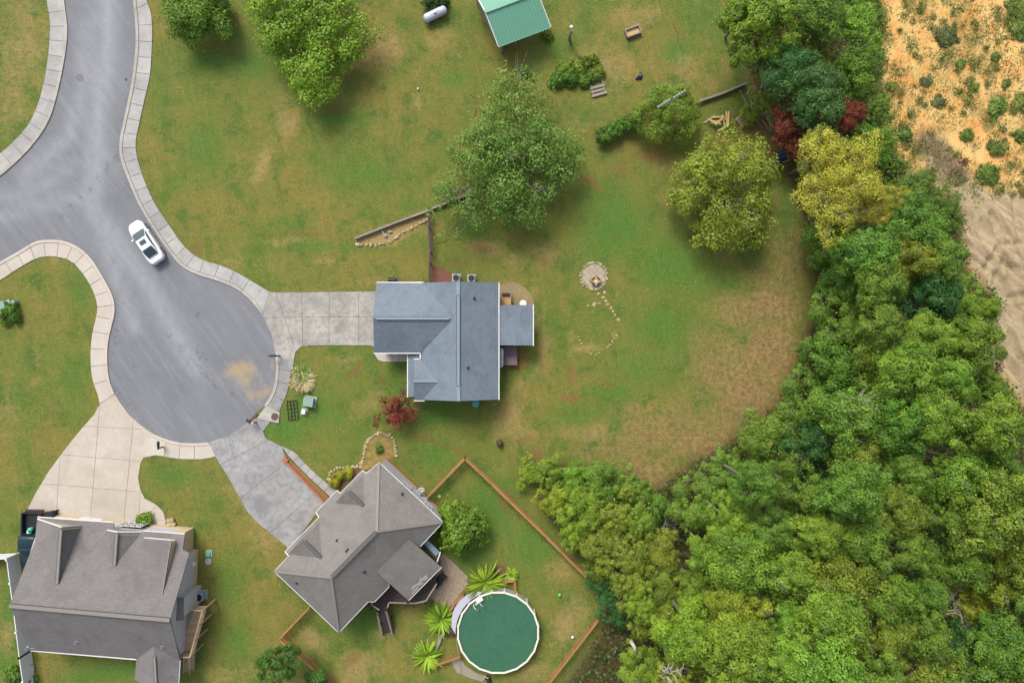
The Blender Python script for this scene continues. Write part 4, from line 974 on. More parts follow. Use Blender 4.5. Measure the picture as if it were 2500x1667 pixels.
# ------------------------------------------------------------------ green metal roofed shelter at the top
def shelter():
    ze, zr = 2.6, 3.9
    h = thing('shelter', 'open shelter with pale green ribbed metal roof at the top edge', 'shelter', P(1260, 50))
    a, b = P(1217, 115, ze), P(1345, 67, ze)           # south eave
    r0, r1 = P(1184, 29, zr), P(1312, -19, zr)          # ridge
    d = (r0 - a); c0 = r0 + Vector((d.x, d.y, -d.z)); d1 = (r1 - b); c1 = r1 + Vector((d1.x, d1.y, -d1.z))
    n = 17
    for side, (e0, e1) in enumerate(((a, b), (c0, c1))):
        for k in range(n):
            u0, u1 = k / n + .0006, (k + 1) / n - .0006
            p = [e0.lerp(e1, u0), e0.lerp(e1, u1), r0.lerp(r1, u1), r0.lerp(r1, u0)]
            mb = MB().sheet(p, .03)
            mb.bar(p[0] + Vector((0, 0, .015)), p[3] + Vector((0, 0, .015)), .05, .05)
            obj('roof_panel', mb, M['metal_green'], h)
    obj('ridge_cap', MB().bar(r0 + Vector((0, 0, .05)), r1 + Vector((0, 0, .05)), .35, .05), M['metal_green'], h)
    for s, t in ((a, r0), (b, r1), (r0, c0), (r1, c1)): obj('edge_trim', MB().bar(s, t, .09, .12), M['white'], h)
    obj('eave_trim', MB().bar(a - Vector((0, 0, .05)), b - Vector((0, 0, .05)), .1, .1), M['metal_green'], h)
    for e0, e1 in ((a, b), (c0, c1)):
        for u in (.04, .35, .66, .96):
            p = e0.lerp(e1, u); q = (r0 + r1) / 2; p = p + (Vector((q.x, q.y, p.z)) - p).normalized() * .35
            obj('post', MB().box((p.x, p.y, ze / 2 - .05), (.14, .14, ze - .1)), M['wood_grey'], h)
    w0 = a.lerp(b, .02); w1 = c0.lerp(c1, .02)
    obj('back_wall', MB().bar(Vector((w0.x + .3, w0.y + .3, 1.2)), Vector((w1.x + .2, w1.y - .3, 1.2)), .08, 2.3), M['wood_grey'], h)
shelter()

# ------------------------------------------------------------------ vehicles
def ring(x, hw, z0, z1, rnd=.12, k=5):
    """rounded rectangle across the car at station x"""
    pts = []
    for (cx, cz, a0) in ((hw - rnd, z0 + rnd, -90), (hw - rnd, z1 - rnd, 0), (-hw + rnd, z1 - rnd, 90), (-hw + rnd, z0 + rnd, 180)):
        for i in range(k):
            t = rad(a0 + 90 * i / (k - 1)); pts.append((x, cx + rnd * math.cos(t), cz + rnd * math.sin(t)))
    return pts
def wheel(parent, x, y, r=.33, w=.22):
    o = obj('wheel', (lambda mb: (mb.tube([(x, y - w / 2, r), (x, y + w / 2, r)], r, 18), mb)[1])(MB()), M['tyre'], parent, local=True)
    obj('rim', (lambda mb: (mb.tube([(x, y - w / 2 - .005, r), (x, y + w / 2 + .005, r)], r * .62, 12), mb)[1])(MB()), M['grey_metal'], o, local=True)
def quad(pts, th=.012):
    mb = MB(); p = [Vector(q) for q in pts]; n = (p[1] - p[0]).cross(p[2] - p[0]).normalized()
    if n.z < 0: n = -n
    mb.add([q + n * th for q in p] + [q - n * .01 for q in p], [tuple(range(len(p))), tuple(range(2 * len(p) - 1, len(p) - 1, -1))] + [(i, (i + 1) % len(p), len(p) + (i + 1) % len(p), len(p) + i) for i in range(len(p))])
    return mb
def sedan():
    c = P(365, 593.5); h = thing('car', 'white sedan with sunroof parked by the kerb', 'car', c, math.atan2(260, -172)); h.scale = (1, .93, 1)
    st = [(-2.36, .50, .42, .72), (-2.30, .68, .34, .86), (-2.1, .82, .27, .94), (-1.6, .90, .22, .97), (-.8, .915, .2, .96), (.2, .915, .2, .95), (1.0, .91, .2, .93), (1.6, .88, .22, .86), (2.0, .80, .25, .78), (2.25, .66, .32, .68), (2.36, .45, .4, .6)]
    obj('body', MB().loft([ring(*s, rnd=min(.16, s[1] * .4, (s[3] - s[2]) * .35)) for s in st]), M['carpaint'], h, True, True)
    cb = [(-1.75, .62, .8, .98), (-1.2, .68, .8, 1.28), (-.75, .67, .8, 1.42), (-.1, .66, .8, 1.46), (.25, .66, .8, 1.43), (.75, .70, .8, 1.2), (1.2, .74, .8, .95)]
    obj('cabin', MB().loft([ring(*s, rnd=.09) for s in cb]), M['carpaint'], h, True, True)
    # glass
    obj('windshield', quad([(.34, -.58, 1.415), (.34, .58, 1.415), (.74, .66, 1.225), (1.16, .70, .985), (1.16, -.70, .985), (.74, -.66, 1.225)], .045), M['glass'], h, local=True)
    obj('rear_window', quad([(-.84, -.54, 1.41), (-.84, .54, 1.41), (-1.2, .58, 1.30), (-1.66, .54, 1.045), (-1.66, -.54, 1.045), (-1.2, -.58, 1.30)], .05), M['glass'], h, local=True)
    obj('sunroof', quad([(.08, -.36, 1.452), (.08, .36, 1.452), (-.38, .36, 1.462), (-.38, -.36, 1.462)], .015), M['glass'], h, local=True)
    for s in (-1, 1):
        mb = MB(); mb.add([(.95, s * .745, .98), (.35, s * .70, 1.36), (-.75, s * .70, 1.36), (-1.35, s * .70, 1.0), (.95, s * .71, .97), (.35, s * .655, 1.36), (-.75, s * .655, 1.36), (-1.35, s * .66, 1.0)], [(0, 1, 2, 3), (7, 6, 5, 4), (0, 4, 5, 1), (1, 5, 6, 2), (2, 6, 7, 3)])
        obj('side_window', mb, M['glass'], h, local=True)
        mr = obj('mirror', MB().box((.72, s * 1.0, .95), (.16, .2, .13)), M['carpaint'], h, local=True, bevel=.03)
        obj('mirror_arm', MB().bar((.75, s * .86, .93), (.73, s * .95, .94), .05, .05), M['black'], mr, local=True)
        obj('headlight', MB().box((2.12, s * .6, .62), (.26, .26, .12), s * -.5), M['glass'], h, local=True, bevel=.03)
        obj('taillight', MB().box((-2.22, s * .64, .76), (.14, .26, .12), s * .3), M['red'], h, local=True, bevel=.02)
        for y in (.42, .05, -.4):
            obj('door_seam', MB().bar((y, s * .918, .9), (y, s * .918, .4), .008, .012), M['black'], h, local=True)
    obj('rear_spoiler', MB().box((-2.2, 0, .955), (.1, 1.2, .02)), M['carpaint'], h, local=True)
    obj('antenna', MB().box((-.55, 0, 1.47), (.12, .04, .05)), M['carpaint'], h, local=True)
    obj('number_plate', MB().box((-2.36, 0, .62), (.02, .5, .12)), M['grey_metal'], h, local=True)
    for x in (-1.42, 1.42):
        for s in (-1, 1): wheel(h, x, s * .8)
sedan()
def pickup():
    c = P(93, 1312); h = thing('pickup_truck', 'dark pickup truck with open bed beside the grey house', 'truck', c, math.atan2(1, .02) + math.pi)
    # local +x is forward (picture-down); bed at the back
    st = [(2.75, .75, .5, .95), (2.6, .9, .4, 1.08), (1.6, .97, .32, 1.12), (.6, .98, .32, 1.12), (-.62, .98, .32, 1.12)]
    obj('body', MB().loft([ring(*s, rnd=.14) for s in st]), M['truckpaint'], h, True, True)
    cb = [(-.6, .78, 1.0, 1.75), (-.4, .80, 1.0, 1.84), (.55, .80, 1.0, 1.86), (.85, .82, 1.0, 1.66), (1.4, .86, 1.0, 1.14)]
    obj('cab', MB().loft([ring(*s, rnd=.1) for s in cb]), M['truckpaint'], h, True, True)
    obj('windshield', quad([(.62, -.7, 1.83), (.62, .7, 1.83), (.86, .74, 1.665), (1.36, .78, 1.18), (1.36, -.78, 1.18), (.86, -.74, 1.665)], .02), M['glass'], h, local=True)
    obj('bed_floor', MB().box((-1.65, 0, .72), (2.1, 1.6, .08)), M['black'], h, local=True)
    for s in (-1, 1):
        obj('bed_side', MB().box((-1.65, s * .9, .85), (2.12, .16, .6)), M['truckpaint'], h, local=True, bevel=.03)
        obj('bed_rail', MB().box((-1.65, s * .9, 1.17), (2.12, .15, .04)), M['black'], h, local=True)
        obj('taillight', MB().box((-2.72, s * .88, .95), (.05, .14, .3)), M['red'], h, local=True)
        obj('mirror', MB().box((.95, s * 1.1, 1.2), (.12, .22, .2)), M['black'], h, local=True)
    obj('bed_front', MB().box((-.66, 0, .9), (.08, 1.64, .5)), M['truckpaint'], h, local=True)
    obj('tailgate', MB().box((-2.72, 0, .88), (.09, 1.66, .55)), M['black'], h, local=True, bevel=.02)
    obj('bumper', MB().box((-2.86, 0, .55), (.2, 1.8, .2)), M['dark_metal'], h, local=True, bevel=.03)
    for x in (-1.7, 1.75):
        for s in (-1, 1): wheel(h, x, s * .86, .38, .26)
    return h
pk = pickup()
o = obj('gas_cylinder', MB().lathe(P(79, 1291, .76), [(.2, 0), (.24, .05), (.24, .4), (.17, .5), (.06, .53), (.06, .6), (.01, .6)], 16), M['mint'], None, True); tag(o, 'mint green cylinder in the open pickup bed', 'cylinder')
o = obj('sack', MB().lathe(P(75, 1297, .76), [(.12, 0), (.26, .12), (.24, .28), (.1, .36), (.01, .37)], 14), M['white'], None, True); tag(o, 'white sack in the pickup bed beside the mint cylinder', 'sack')

# ------------------------------------------------------------------ fences and garden walls
def rail_fence(label, pts, hgt=1.25, rails=4, mat='wood_orange', step=2.3, name='rail_fence', rh=.13):
    w = gp(pts); h = thing(name, label, 'fence', w[0])
    posts = []
    for a, b in zip(w[:-1], w[1:]):
        n = max(1, round((b - a).length / step))
        for k in range(n):
            p, q = a.lerp(b, k / n), a.lerp(b, (k + 1) / n); posts.append(p)
            jog = [random.uniform(-.015, .015) for _ in range(2)]
            side = (q - p).normalized(); side = Vector((-side.y, side.x, 0)) * .07
            for r in range(rails):
                z = hgt * (.14 + .8 * r / max(1, rails - 1))
                obj('rail', MB().bar(p + Vector((0, 0, z + jog[0])) + side, q + Vector((0, 0, z + jog[1])) + side, .04, rh), M[mat], h)
            obj('top_board', MB().bar(p + Vector((0, 0, hgt + .03)), q + Vector((0, 0, hgt + .03)), .19, .035), M[mat], h)
    posts.append(w[-1])
    for p in posts:
        obj('post', MB().box(p + Vector((0, 0, hgt / 2 + .06)), (.1, .1, hgt + .14)), M[mat], h)
    return h
rail_fence('orange timber rail fence from the satellite dishes up to the sharp corner', [(1046, 1208), (1137, 1114)])
rail_fence('long orange timber rail fence running from the sharp corner down along the thicket', [(1137, 1114), (1200, 1174), (1330, 1300), (1440, 1410), (1476, 1474)])
rail_fence('orange timber rail fence along the wood below the pool lawn', [(1476, 1476), (1400, 1575), (1310, 1690)])
rail_fence('short orange timber rail fence from the corner of the brown roofed house', [(765, 1470), (692, 1546)])
rail_fence('orange timber rail fence above the dark green pine at the bottom', [(692, 1548), (760, 1606), (835, 1680)])
rail_fence('low timber fence from the lowest strap leaved plant to the pool', [(1053, 1620), (1124, 1594)], .75, 3)
rail_fence('low timber edging fence round the planted bed above the pool', [(1222, 1416), (1257, 1412), (1259, 1450)], .6, 2, step=1.4)
rail_fence('low curved timber fence beside the lilac pool deck', [(1100, 1484), (1112, 1466), (1132, 1447)], .8, 3, step=1.0)
rail_fence('thin dark rail fence running down to the blue grey house', [(1050, 514), (1051, 560), (1054, 620), (1053, 645), (1053, 690)], 1.3, 3, 'wood_dark', 2.4, rh=.07)

def timber_wall(label, pts, z=.5, mat='wood_grey'):
    w = gp(pts); h = thing('timber_retaining_wall', label, 'wall', w[0])
    for a, b in zip(w[:-1], w[1:]):
        n = max(1, round((b - a).length / 2.4))
        for k in range(n):
            for r in range(3):
                p, q = a.lerp(b, k / n + .003), a.lerp(b, (k + 1) / n - .003)
                obj('sleeper', MB().bar(p + Vector((0, 0, .085 + r * .17)), q + Vector((0, 0, .085 + r * .17)), .19 + random.uniform(0, .03), .165), M[mat], h)
timber_wall('grey timber retaining wall with a weedy sandy bed below it', [(868, 584), (960, 548), (1050, 515)])
timber_wall('weedy end of the grey timber retaining wall under the big oak', [(1056, 511), (1104, 492), (1153, 473)])
timber_wall('grey timber retaining wall running into the wood by the lumber heap', [(1701, 252), (1760, 232), (1819, 207)])

def vinyl_fence(label, pts, hgt=1.75, step=2.4):
    w = gp(pts); h = thing('vinyl_fence', label, 'fence', w[0])
    for a, b in zip(w[:-1], w[1:]):
        n = max(1, round((b - a).length / step))
        for k in range(n + 1):
            p = a.lerp(b, k / n)
            po = obj('post', MB().box(p + Vector((0, 0, hgt / 2 + .03)), (.13, .13, hgt + .06)), M['vinyl'], h)
            obj('post_cap', MB().box(p + Vector((0, 0, hgt + .08)), (.17, .17, .05)), M['vinyl'], po)
            if k < n:
                q = a.lerp(b, (k + 1) / n)
                obj('panel', MB().bar(p + Vector((0, 0, hgt / 2)), q + Vector((0, 0, hgt / 2)), .035, hgt - .25), M['vinyl'], h)
                for z in (.12, hgt - .06): obj('rail', MB().bar(p + Vector((0, 0, z)), q + Vector((0, 0, z)), .07, .13), M['vinyl'], h)
vinyl_fence('white vinyl fence run at the left edge in front of the green strip', [(-90, 1357), (46, 1350)])
vinyl_fence('white vinyl fence running down past the west side of the grey house', [(47, 1353), (62, 1465), (77, 1586), (93, 1700)])

# ------------------------------------------------------------------ stones and beds
def rock_mesh(seed, sub=1):
    r = random.Random(seed); bm = bmesh.new(); bmesh.ops.create_icosphere(bm, subdivisions=sub, radius=.5)
    for v in bm.verts:
        v.co = Vector((v.co.x * r.uniform(.85, 1.2), v.co.y * r.uniform(.7, 1.1), v.co.z * r.uniform(.5, .75)))
    me = bpy.data.meshes.new('stone'); bm.to_mesh(me); bm.free(); return me
ROCKS = {}
def rocks(matname):
    if matname not in ROCKS:
        ROCKS[matname] = []
        for s in range(6):
            me = rock_mesh(s + 11 * len(ROCKS), 1 + (s % 2)); me.materials.append(M[matname]); ROCKS[matname].append(me)
    return ROCKS[matname]
def place_rock(p, size, matname, parent=None, name='stone'):
    o = obj(name, None, None, parent, mesh=random.choice(rocks(matname)))
    off = _off(parent) if parent else Vector((0, 0, 0))
    o.location = Vector(p) - off; s = size * random.uniform(.8, 1.25)
    o.scale = (s * random.uniform(.9, 1.3), s * random.uniform(.7, 1.0), s * random.uniform(.7, 1.0)); o.rotation_euler = (random.uniform(-.2, .2), random.uniform(-.2, .2), random.uniform(0, 6.3))
    return o
def stone_edge(parent, pts, size=.4, matname='stone', sp=.85):
    L = resample(pts, max(2, int(plen(pts) * S / (size * sp))))
    for p in L: place_rock(P(p.x + random.uniform(-1.5, 1.5), p.y + random.uniform(-1.5, 1.5), .08), size, matname, parent)
def c3(l, o=(600, 800)): return [(o[0] + x / 3.1357, o[1] + y / 3.1357) for x, y in l]
_t = NT('weedy bed litter')
_c = _t.mix(_t.ramp(_t.noise(1.3, 5, .7), [(.42, 0), (.6, 1)]), A(104, 114, 52), A(160, 134, 84))
_c = _t.mix(_t.ramp(_t.noise(7, 4, .7), [(.5, 0), (.62, .8)]), _c, A(176, 122, 72)); _t.bump(_t.noise(9, 4), .8, .06)
bedmat = _t.done(_c, .95)
bed1 = c3([(880, 1065), (900, 1000), (910, 920), (940, 850), (1000, 815), (1050, 805), (1110, 830), (1140, 880), (1145, 960), (1155, 975)])
t_ = obj('flower_bed', MB().prism([P(*p) for p in bed1] + gp([(940, 1130), (884, 1149)]), .004, .05), bedmat); tag(t_, 'stone edged bed with a small round shrub at the top of the brown roofed house', 'flower bed')
stone_edge(t_, bed1, .36)
bed2 = c3([(655, 1195), (632, 1145), (650, 1100), (700, 1075), (760, 1065), (840, 1062), (880, 1065)])
t_ = obj('flower_bed', MB().prism([P(*p) for p in bed2] + gp([(884, 1149), (826, 1200)]), .004, .045), M['soil']); tag(t_, 'stone edged bed with yellow shrubs before the brown roofed house', 'flower bed')
stone_edge(t_, bed2, .34)
# brick edged strip planter between driveway and path
pl = thing('brick_planter', 'long narrow brick edged planter between dark driveway and path', 'planter', P(700, 1122))
obj('planting', MB().prism(gp([(700, 1122), (708, 1119), (806, 1214), (797, 1224)]), 0, .22), plain('planter litter', A(142, 112, 66), .95, .4, 6, 22, .5), pl)
L = resample([(697, 1125), (794, 1226)], 26)
for a, b in zip(L[:-1], L[1:]): obj('brick', MB().bar(P(a.x, a.y, .2), P(b.x, b.y, .2) - (P(b.x, b.y) - P(a.x, a.y)) * .06, .2, .4), M['brickwall'], pl)
obj('brick_end', MB().box(P(697, 1122, .22), (.5, .5, .44), .7), M['brickwall'], pl)
# sandy bed with stones under the timber wall
t_ = obj('dry_bed', MB().prism(gp([(866, 588), (960, 552), (1048, 520), (1046, 535), (1000, 560), (955, 588), (920, 597), (885, 600)]), .003, .012), plain('sandy straw', A(168, 144, 96), .95, .3, 2, 20, .5)); tag(t_, 'sandy strip of bed with pale stones under the timber wall', 'flower bed')
stone_edge(t_, [(872, 597), (920, 599), (955, 590), (985, 566), (1045, 535)], .38, 'stone', 1.2)
for p in ((934, 566), (952, 566), (940, 575)): place_rock(P(*p, .1), .5, 'stone_grey', t_)
for (x, y, r_) in ((1128, 492, 40),):
    o = obj('mulch_bed', MB().prism(gp([(1122, 484), (1145, 476), (1180, 510), (1150, 516), (1124, 508)]), .004, .03), M['mulch']); tag(o, 'dark mulch patch under the big oak by the timber wall', 'mulch')
# red brick pad by the condensers and stone patio
o = obj('brick_pad', MB().prism(gp([(1056, 653), (1082, 652), (1100, 665), (1112, 672), (1112, 700), (1056, 700)]), .004, .03), M['brick_pave']); struct(o, 'worn red brick paving beside the two condensers', 'paving')
o = obj('flagstone_patio', MB().prism(gp([(1218, 700), (1240, 690), (1262, 690), (1285, 705), (1300, 722), (1305, 750), (1218, 750)]), .004, .025), pavers('flagstone', A(170, 152, 112), A(150, 132, 96), A(120, 110, 76), .5, .4)); struct(o, 'tan flagstone strip beside the side steps of the blue grey house', 'paving')

# fire pit circle
fp = obj('fire_pit_terrace', MB().prism([P(1450 + 32 * math.cos(t * .2618), 674 + 32 * math.sin(t * .2618)) for t in range(24)], .004, .02), M['gravel']); struct(fp, 'round tiled terrace with stone edge on the back lawn', 'terrace')
c = P(1450, 674); a45 = rad(42)
for i in range(-4, 5):
    for j in range(-4, 5):
        p = Vector((i * .42, j * .42, 0)); p.rotate(Matrix.Rotation(a45, 3, 'Z'))
        if p.length < 1.12: obj('tile', MB().box(c + p + Vector((0, 0, .03)), (.4, .4, .03 + random.uniform(0, .012)), a45), M['paver_tan'], fp)
for k in range(26):
    t = k / 26 * 6.283 + random.uniform(-.06, .06)
    if random.random() < .88: place_rock(P(1450 + 33 * math.cos(t), 674 + 33 * math.sin(t), .06), .32, 'stone', fp)
f = thing('fire_pit', 'round stone fire pit on a square dark pad in the round terrace', 'fire pit', P(1455, 687, .05))
obj('pad', MB().box(P(1455, 687, .07), (1.0, 1.0, .05), rad(40)), plain('mauve stone pad', A(150, 128, 118), .9, .2), f)
for k in range(12):
    t = k / 12 * 6.283; p = P(1455, 687, .2) + Vector((.36 * math.cos(t), .36 * math.sin(t), 0)); obj('block', MB().box(p, (.15, .17, .24), t), M['iron'] if k % 3 else M['stone'], f)
obj('ash', MB().lathe(P(1455, 687, .1), [(.28, 0), (.28, .12), (.2, .17), (.01, .19)], 14), plain('pale ash', A(214, 186, 128), .95, .2), f)
steps = [(820, 995), (865, 985), (855, 1022), (875, 1050), (825, 1070), (787, 1075), (740, 1085), (890, 1077), (915, 1103), (930, 1130), (945, 1157), (972, 1195)]
lab = ['first small stepping stone below the round terrace', 'upper right stepping stone under the round terrace', 'large pale stepping stone where the trail forks', 'stepping stone just below the fork of the trail', 'stepping stone first along the short left branch', 'middle stepping stone of the short left branch', 'last stepping stone at the end of the left branch', 'stepping stone first along the right branch', 'largest stepping stone halfway down the right branch', 'stepping stone third along the right branch', 'stepping stone fourth along the right branch', 'lone last stepping stone of the right branch']
for (x, y), l in zip(c3(steps, (1200, 400)), lab):
    o = place_rock(P(x, y, .03), .34, 'stone', None, 'stepping_stone'); o.scale.z = .14; tag(o, l, 'stone', 'stepping stones on the back lawn')
ringo = thing('stone_ring', 'broken arc of small pale stones in the grass below the stepping stones', 'stones', P(1455, 850))
for (x, y) in c3([(665, 1325), (672, 1350), (690, 1375), (705, 1400), (740, 1445), (760, 1455), (820, 1448), (800, 1460), (890, 1400), (905, 1385), (925, 1360), (940, 1335), (955, 1310), (965, 1318)], (1200, 400)):
    place_rock(P(x, y, .02), .2, 'stone', ringo)
for k, (x, y) in enumerate(c3([(1290, 1190), (1310, 1160), (1325, 1215), (1295, 1210), (1285, 1185)], (0, 900))):
    pass
for (x, y), l in zip(((411, 1272), (419, 1270), (413, 1281), (423, 1280)), ('pale boulder nearest the path corner of the grey house', 'upper boulder of the heap beside the grey house', 'lower boulder of the heap beside the grey house', 'outermost boulder of the heap on the grass by the grey house')):
    o = place_rock(P(x, y, .2), .62, 'stone', None, 'boulder'); tag(o, l, 'boulder', 'boulders by the grey house')

# ------------------------------------------------------------------ patio, pool and its deck
o = obj('patio', MB().prism(gp([(1068, 1350), (1085, 1352), (1105, 1370), (1142, 1406), (1141, 1426), (1120, 1455), (1098, 1481), (1078, 1478), (1044, 1452), (1060, 1400)]), .004, .05), M['patio_pave']); struct(o, 'tan paved patio between the brown roofed house and the pool', 'patio')
def pool():
    zc = 1.3; c = P(1216, 1544, zc); R = 101 * S * (H - zc) / H; n = 20
    h = thing('swimming_pool', 'round above ground pool with green water and cream rim', 'pool', (c.x, c.y, 0))
    pt = lambda r, k, z: Vector((c.x + r * math.cos(2 * math.pi * (k + .5) / n), c.y + r * math.sin(2 * math.pi * (k + .5) / n), z))
    for k in range(n):
        obj('wall_panel', MB().bar(pt(R - .06, k, .63), pt(R - .06, k + 1, .63), .04, 1.2), M['pool_wall'], h)
        mb = MB(); a, b, d, e = pt(R, k, zc), pt(R, k + .985, zc), pt(R - .17, k + .985, zc), pt(R - .17, k, zc)
        mb.sheet([a, b, d, e], .07); obj('rim_segment', mb, M['pool_rim'], h)
        obj('upright', MB().box(pt(R - .02, k, .62), (.1, .16, 1.25), 2 * math.pi * (k + .5) / n), M['pool_rim'], h)
    obj('water', MB().prism([pt(R - .1, k, 0) for k in range(n)], .1, 1.12), M['water'], h)
    # resin deck crescent on timber
    arc = [P(1216 + 104 * math.cos(rad(t)), 1544 + 104 * math.sin(rad(t)), 1.2) for t in range(178, 248, 6)]
    out = [P(*p, 1.2) for p in ((1178, 1444), (1158, 1445), (1138, 1453), (1121, 1467), (1109, 1485), (1103, 1506), (1102, 1530))]
    dk = obj('pool_deck', MB().prism(arc + out, 1.1, 1.2), M['pool_deck'], h)
    for p in out[::2]: obj('deck_leg', MB().box(Vector((p.x + .1, p.y - .1, .55)), (.1, .1, 1.1)), M['wood_grey'], dk)
    ld = obj('ladder', MB(), M['white'], h) if False else thing('pool_ladder', 'white pool ladder on the lilac deck', 'ladder', P(1168, 1468, 1.2))
    for s in (0, 1):
        a = P(1157 + 14 * s, 1472 - 9 * s, 1.2); b = P(1168 + 14 * s, 1484 - 9 * s, 1.0)
        obj('handrail', MB().tube([a, a + Vector((0, 0, .7)), a.lerp(b, .5) + Vector((0, 0, .95)), b + Vector((0, 0, .8)), b + Vector((0, 0, -.4))], .035, 8), M['white'], ld, True)
    for k in range(3):
        a = P(1160, 1475, 1.1 - k * .3); b = P(1175, 1465, 1.1 - k * .3); obj('step', MB().bar(a, b, .2, .05), M['white'], ld)
    obj('platform', MB().bar(P(1163, 1469, 1.5), P(1178, 1460, 1.5), .35, .04), M['white'], ld)
pool()
st = thing('timber_steps', 'short dark timber steps up to the pool rim', 'steps', P(1097, 1538))
for k in range(5):
    a, b = P(1082 + 6 * k, 1528, .2 + .2 * k), P(1080 + 6.4 * k, 1548, .2 + .2 * k); obj('tread', MB().bar(a, b, .24, .06), M['wood_dark'], st)
for (y) in (1527, 1549): obj('stringer', MB().bar(P(1079, y, .1), P(1112, y, 1.0), .05, .2), M['wood_dark'], st)
pt = thing('timber_edging', 'curved weathered timber edging between the two small strap leaved plants', 'edging', P(1075, 1570))
L = resample(smooth_line([(1060, 1590), (1068, 1575), (1076, 1555), (1084, 1535)], 2), 9)
for a, b in zip(L[:-1], L[1:]): obj('board', MB().bar(P(a.x, a.y, .15), P(b.x, b.y, .15), .32, .3), M['wood_grey'], pt)
o = obj('gravel_bed', MB().prism(gp([(1100, 1610), (1120, 1600), (1135, 1622), (1160, 1640), (1190, 1652), (1178, 1662), (1150, 1655), (1115, 1640)]), .004, .04), M['gravel']); struct(o, 'grey gravel patch at the foot of the pool', 'gravel'); 
o = obj('skimmer_pole', MB().tube([P(1113, 1553, .9), P(1126, 1647, .1)], .025, 8), M['grey_metal']); tag(o, 'thin pole leaning on the pool rim by the gravel', 'pole')
pm = thing('pool_pump', 'black pool pump below the pool rim', 'pump', P(1191, 1654)); obj('motor', MB().tube([P(1184, 1654, .2), P(1196, 1651, .2)], .17, 14), M['black'], pm); obj('filter', MB().lathe(P(1194, 1657, 0), [(.2, 0), (.22, .1), (.22, .45), (.12, .6), (.01, .62)], 14), M['black'], pm); obj('pipe', MB().tube([P(1192, 1656, .6), P(1186, 1652, .7), P(1182, 1648, .6)], .03, 8), M['white'], pm)
bd = obj('planted_bed', MB().prism(gp([(1175, 1388), (1195, 1381), (1228, 1381), (1250, 1391), (1259, 1406), (1222, 1414), (1180, 1425)]), .004, .1), M['soil']); tag(bd, 'grassy raised bed with strap leaved plant above the pool', 'flower bed')
# patio chairs
for (px, py, rz, l) in ((1081, 1403, .75, 'charcoal patio chair nearer the patio edge'), (1069, 1419, .75, 'charcoal patio chair next to the deck rail')):
    c = thing('patio_chair', l, 'chair', P(px, py, .05), rz)
    obj('seat', MB().box((0, 0, .38), (.62, .62, .14)), M['cushion'], c, local=True, bevel=.04)
    obj('backrest', MB().box((-.28, 0, .66), (.13, .6, .5)), M['cushion'], c, local=True, bevel=.04)
    for s in (-1, 1):
        obj('armrest', MB().box((0, s * .35, .56), (.6, .08, .06)), M['dark_metal'], c, local=True)
        for x in (-.27, .27): obj('leg', MB().box((x, s * .33, .28), (.05, .05, .56)), M['dark_metal'], c, local=True)
for (px, py, r, m, l) in ((1366, 1452, .16, 'lime', 'small lime green ball on the pool lawn'), (1398, 1555, .17, 'red', 'red and white ball by the fence below the pool lawn')):
    o = obj('ball', (lambda mb: (mb.lathe(P(px, py, r), [(r * math.cos(rad(a)) + .001, r * math.sin(rad(a))) for a in range(-90, 91, 20)], 14), mb)[1])(MB()), M[m], None, True); tag(o, l, 'ball')
    if m == 'red': obj('white_patch', MB().lathe(P(px, py, r * 1.35), [(r * .95, 0), (r * .8, r * .35), (r * .5, r * .62), (.01, r * .68)], 12), M['white'], o)

# ------------------------------------------------------------------ machines, boxes, bins, mailboxes
def condenser(px, py, l, s=.72, mat='grey_metal', group=None):
    h = thing('air_conditioner', l, 'air conditioner', P(px, py), 0, group); c = P(px, py)
    obj('plinth', MB().box(c + Vector((0, 0, .05)), (s + .2, s + .2, .1)), M['curb'], h)
    obj('casing', MB().box(c + Vector((0, 0, .5)), (s, s, .8)), M[mat], h, bevel=.03)
    f = obj('fan_guard', MB().lathe(c + Vector((0, 0, .9)), [(s * .42, 0), (s * .42, .03), (s * .38, .03), (s * .36, -.01 + .015), (.05, .005), (.05, .03), (.01, .03)], 20), M['black'], h)
    for k in range(4):
        t = k * math.pi / 4; d = Vector((math.cos(t), math.sin(t), 0)) * s * .38; obj('guard_bar', MB().bar(c + d + Vector((0, 0, .945)), c - d + Vector((0, 0, .945)), .02, .015), M['dark_metal'], f)
condenser(1115, 680, 'grey condenser unit nearer the brick paving')
condenser(1152, 681, 'grey condenser unit further from the brick paving')
condenser(495, 1450, 'blue grey condenser unit beside the grey house', .75, 'bin_blue')
def utility(px, py, w, d, hh, rz, l, mat='box_green'):
    h = thing('utility_box', l, 'utility box', P(px, py)); c = P(px, py)
    obj('pad', MB().box(c + Vector((0, 0, .05)), (w + .3, d + .3, .1), rz), M['curb'], h)
    obj('cabinet', MB().box(c + Vector((0, 0, hh / 2 + .08)), (w, d, hh), rz), M[mat], h, bevel=.04)
    obj('lid', MB().box(c + Vector((0, 0, hh + .1)), (w + .05, d + .05, .06), rz), M[mat], h, bevel=.015)
utility(758, 980, .95, .8, .75, -.15, 'pale green utility cabinet on the lawn behind the pampas grass')
utility(14, 748, .9, .75, .7, .35, 'grey green utility cabinet beside the bush at the left edge')
utility(744, 1004, .34, .38, .4, -.2, 'small white utility box beside the black metal frame', 'white')
utility(319, 1279, .75, .5, .5, 0, 'grey blue storage box beside the grey house front', 'bin_blue')
utility(511, 1350, .34, .4, .12, 0, 'flat mint green utility lid on the grass', 'mint')
def disc(name, px, py, r, z, mat, l, cat, k=20):
    o = obj(name, MB().lathe(P(px, py, 0), [(r * .96, 0), (r, z * .4), (r, z * .85), (r * .86, z), (.01, z * 1.02)], k), M[mat], None); tag(o, l, cat); return o
disc('septic_lid', 509, 1370, .36, .1, 'grey_metal', 'round grey septic lid on the grass beside the grey house', 'lid')
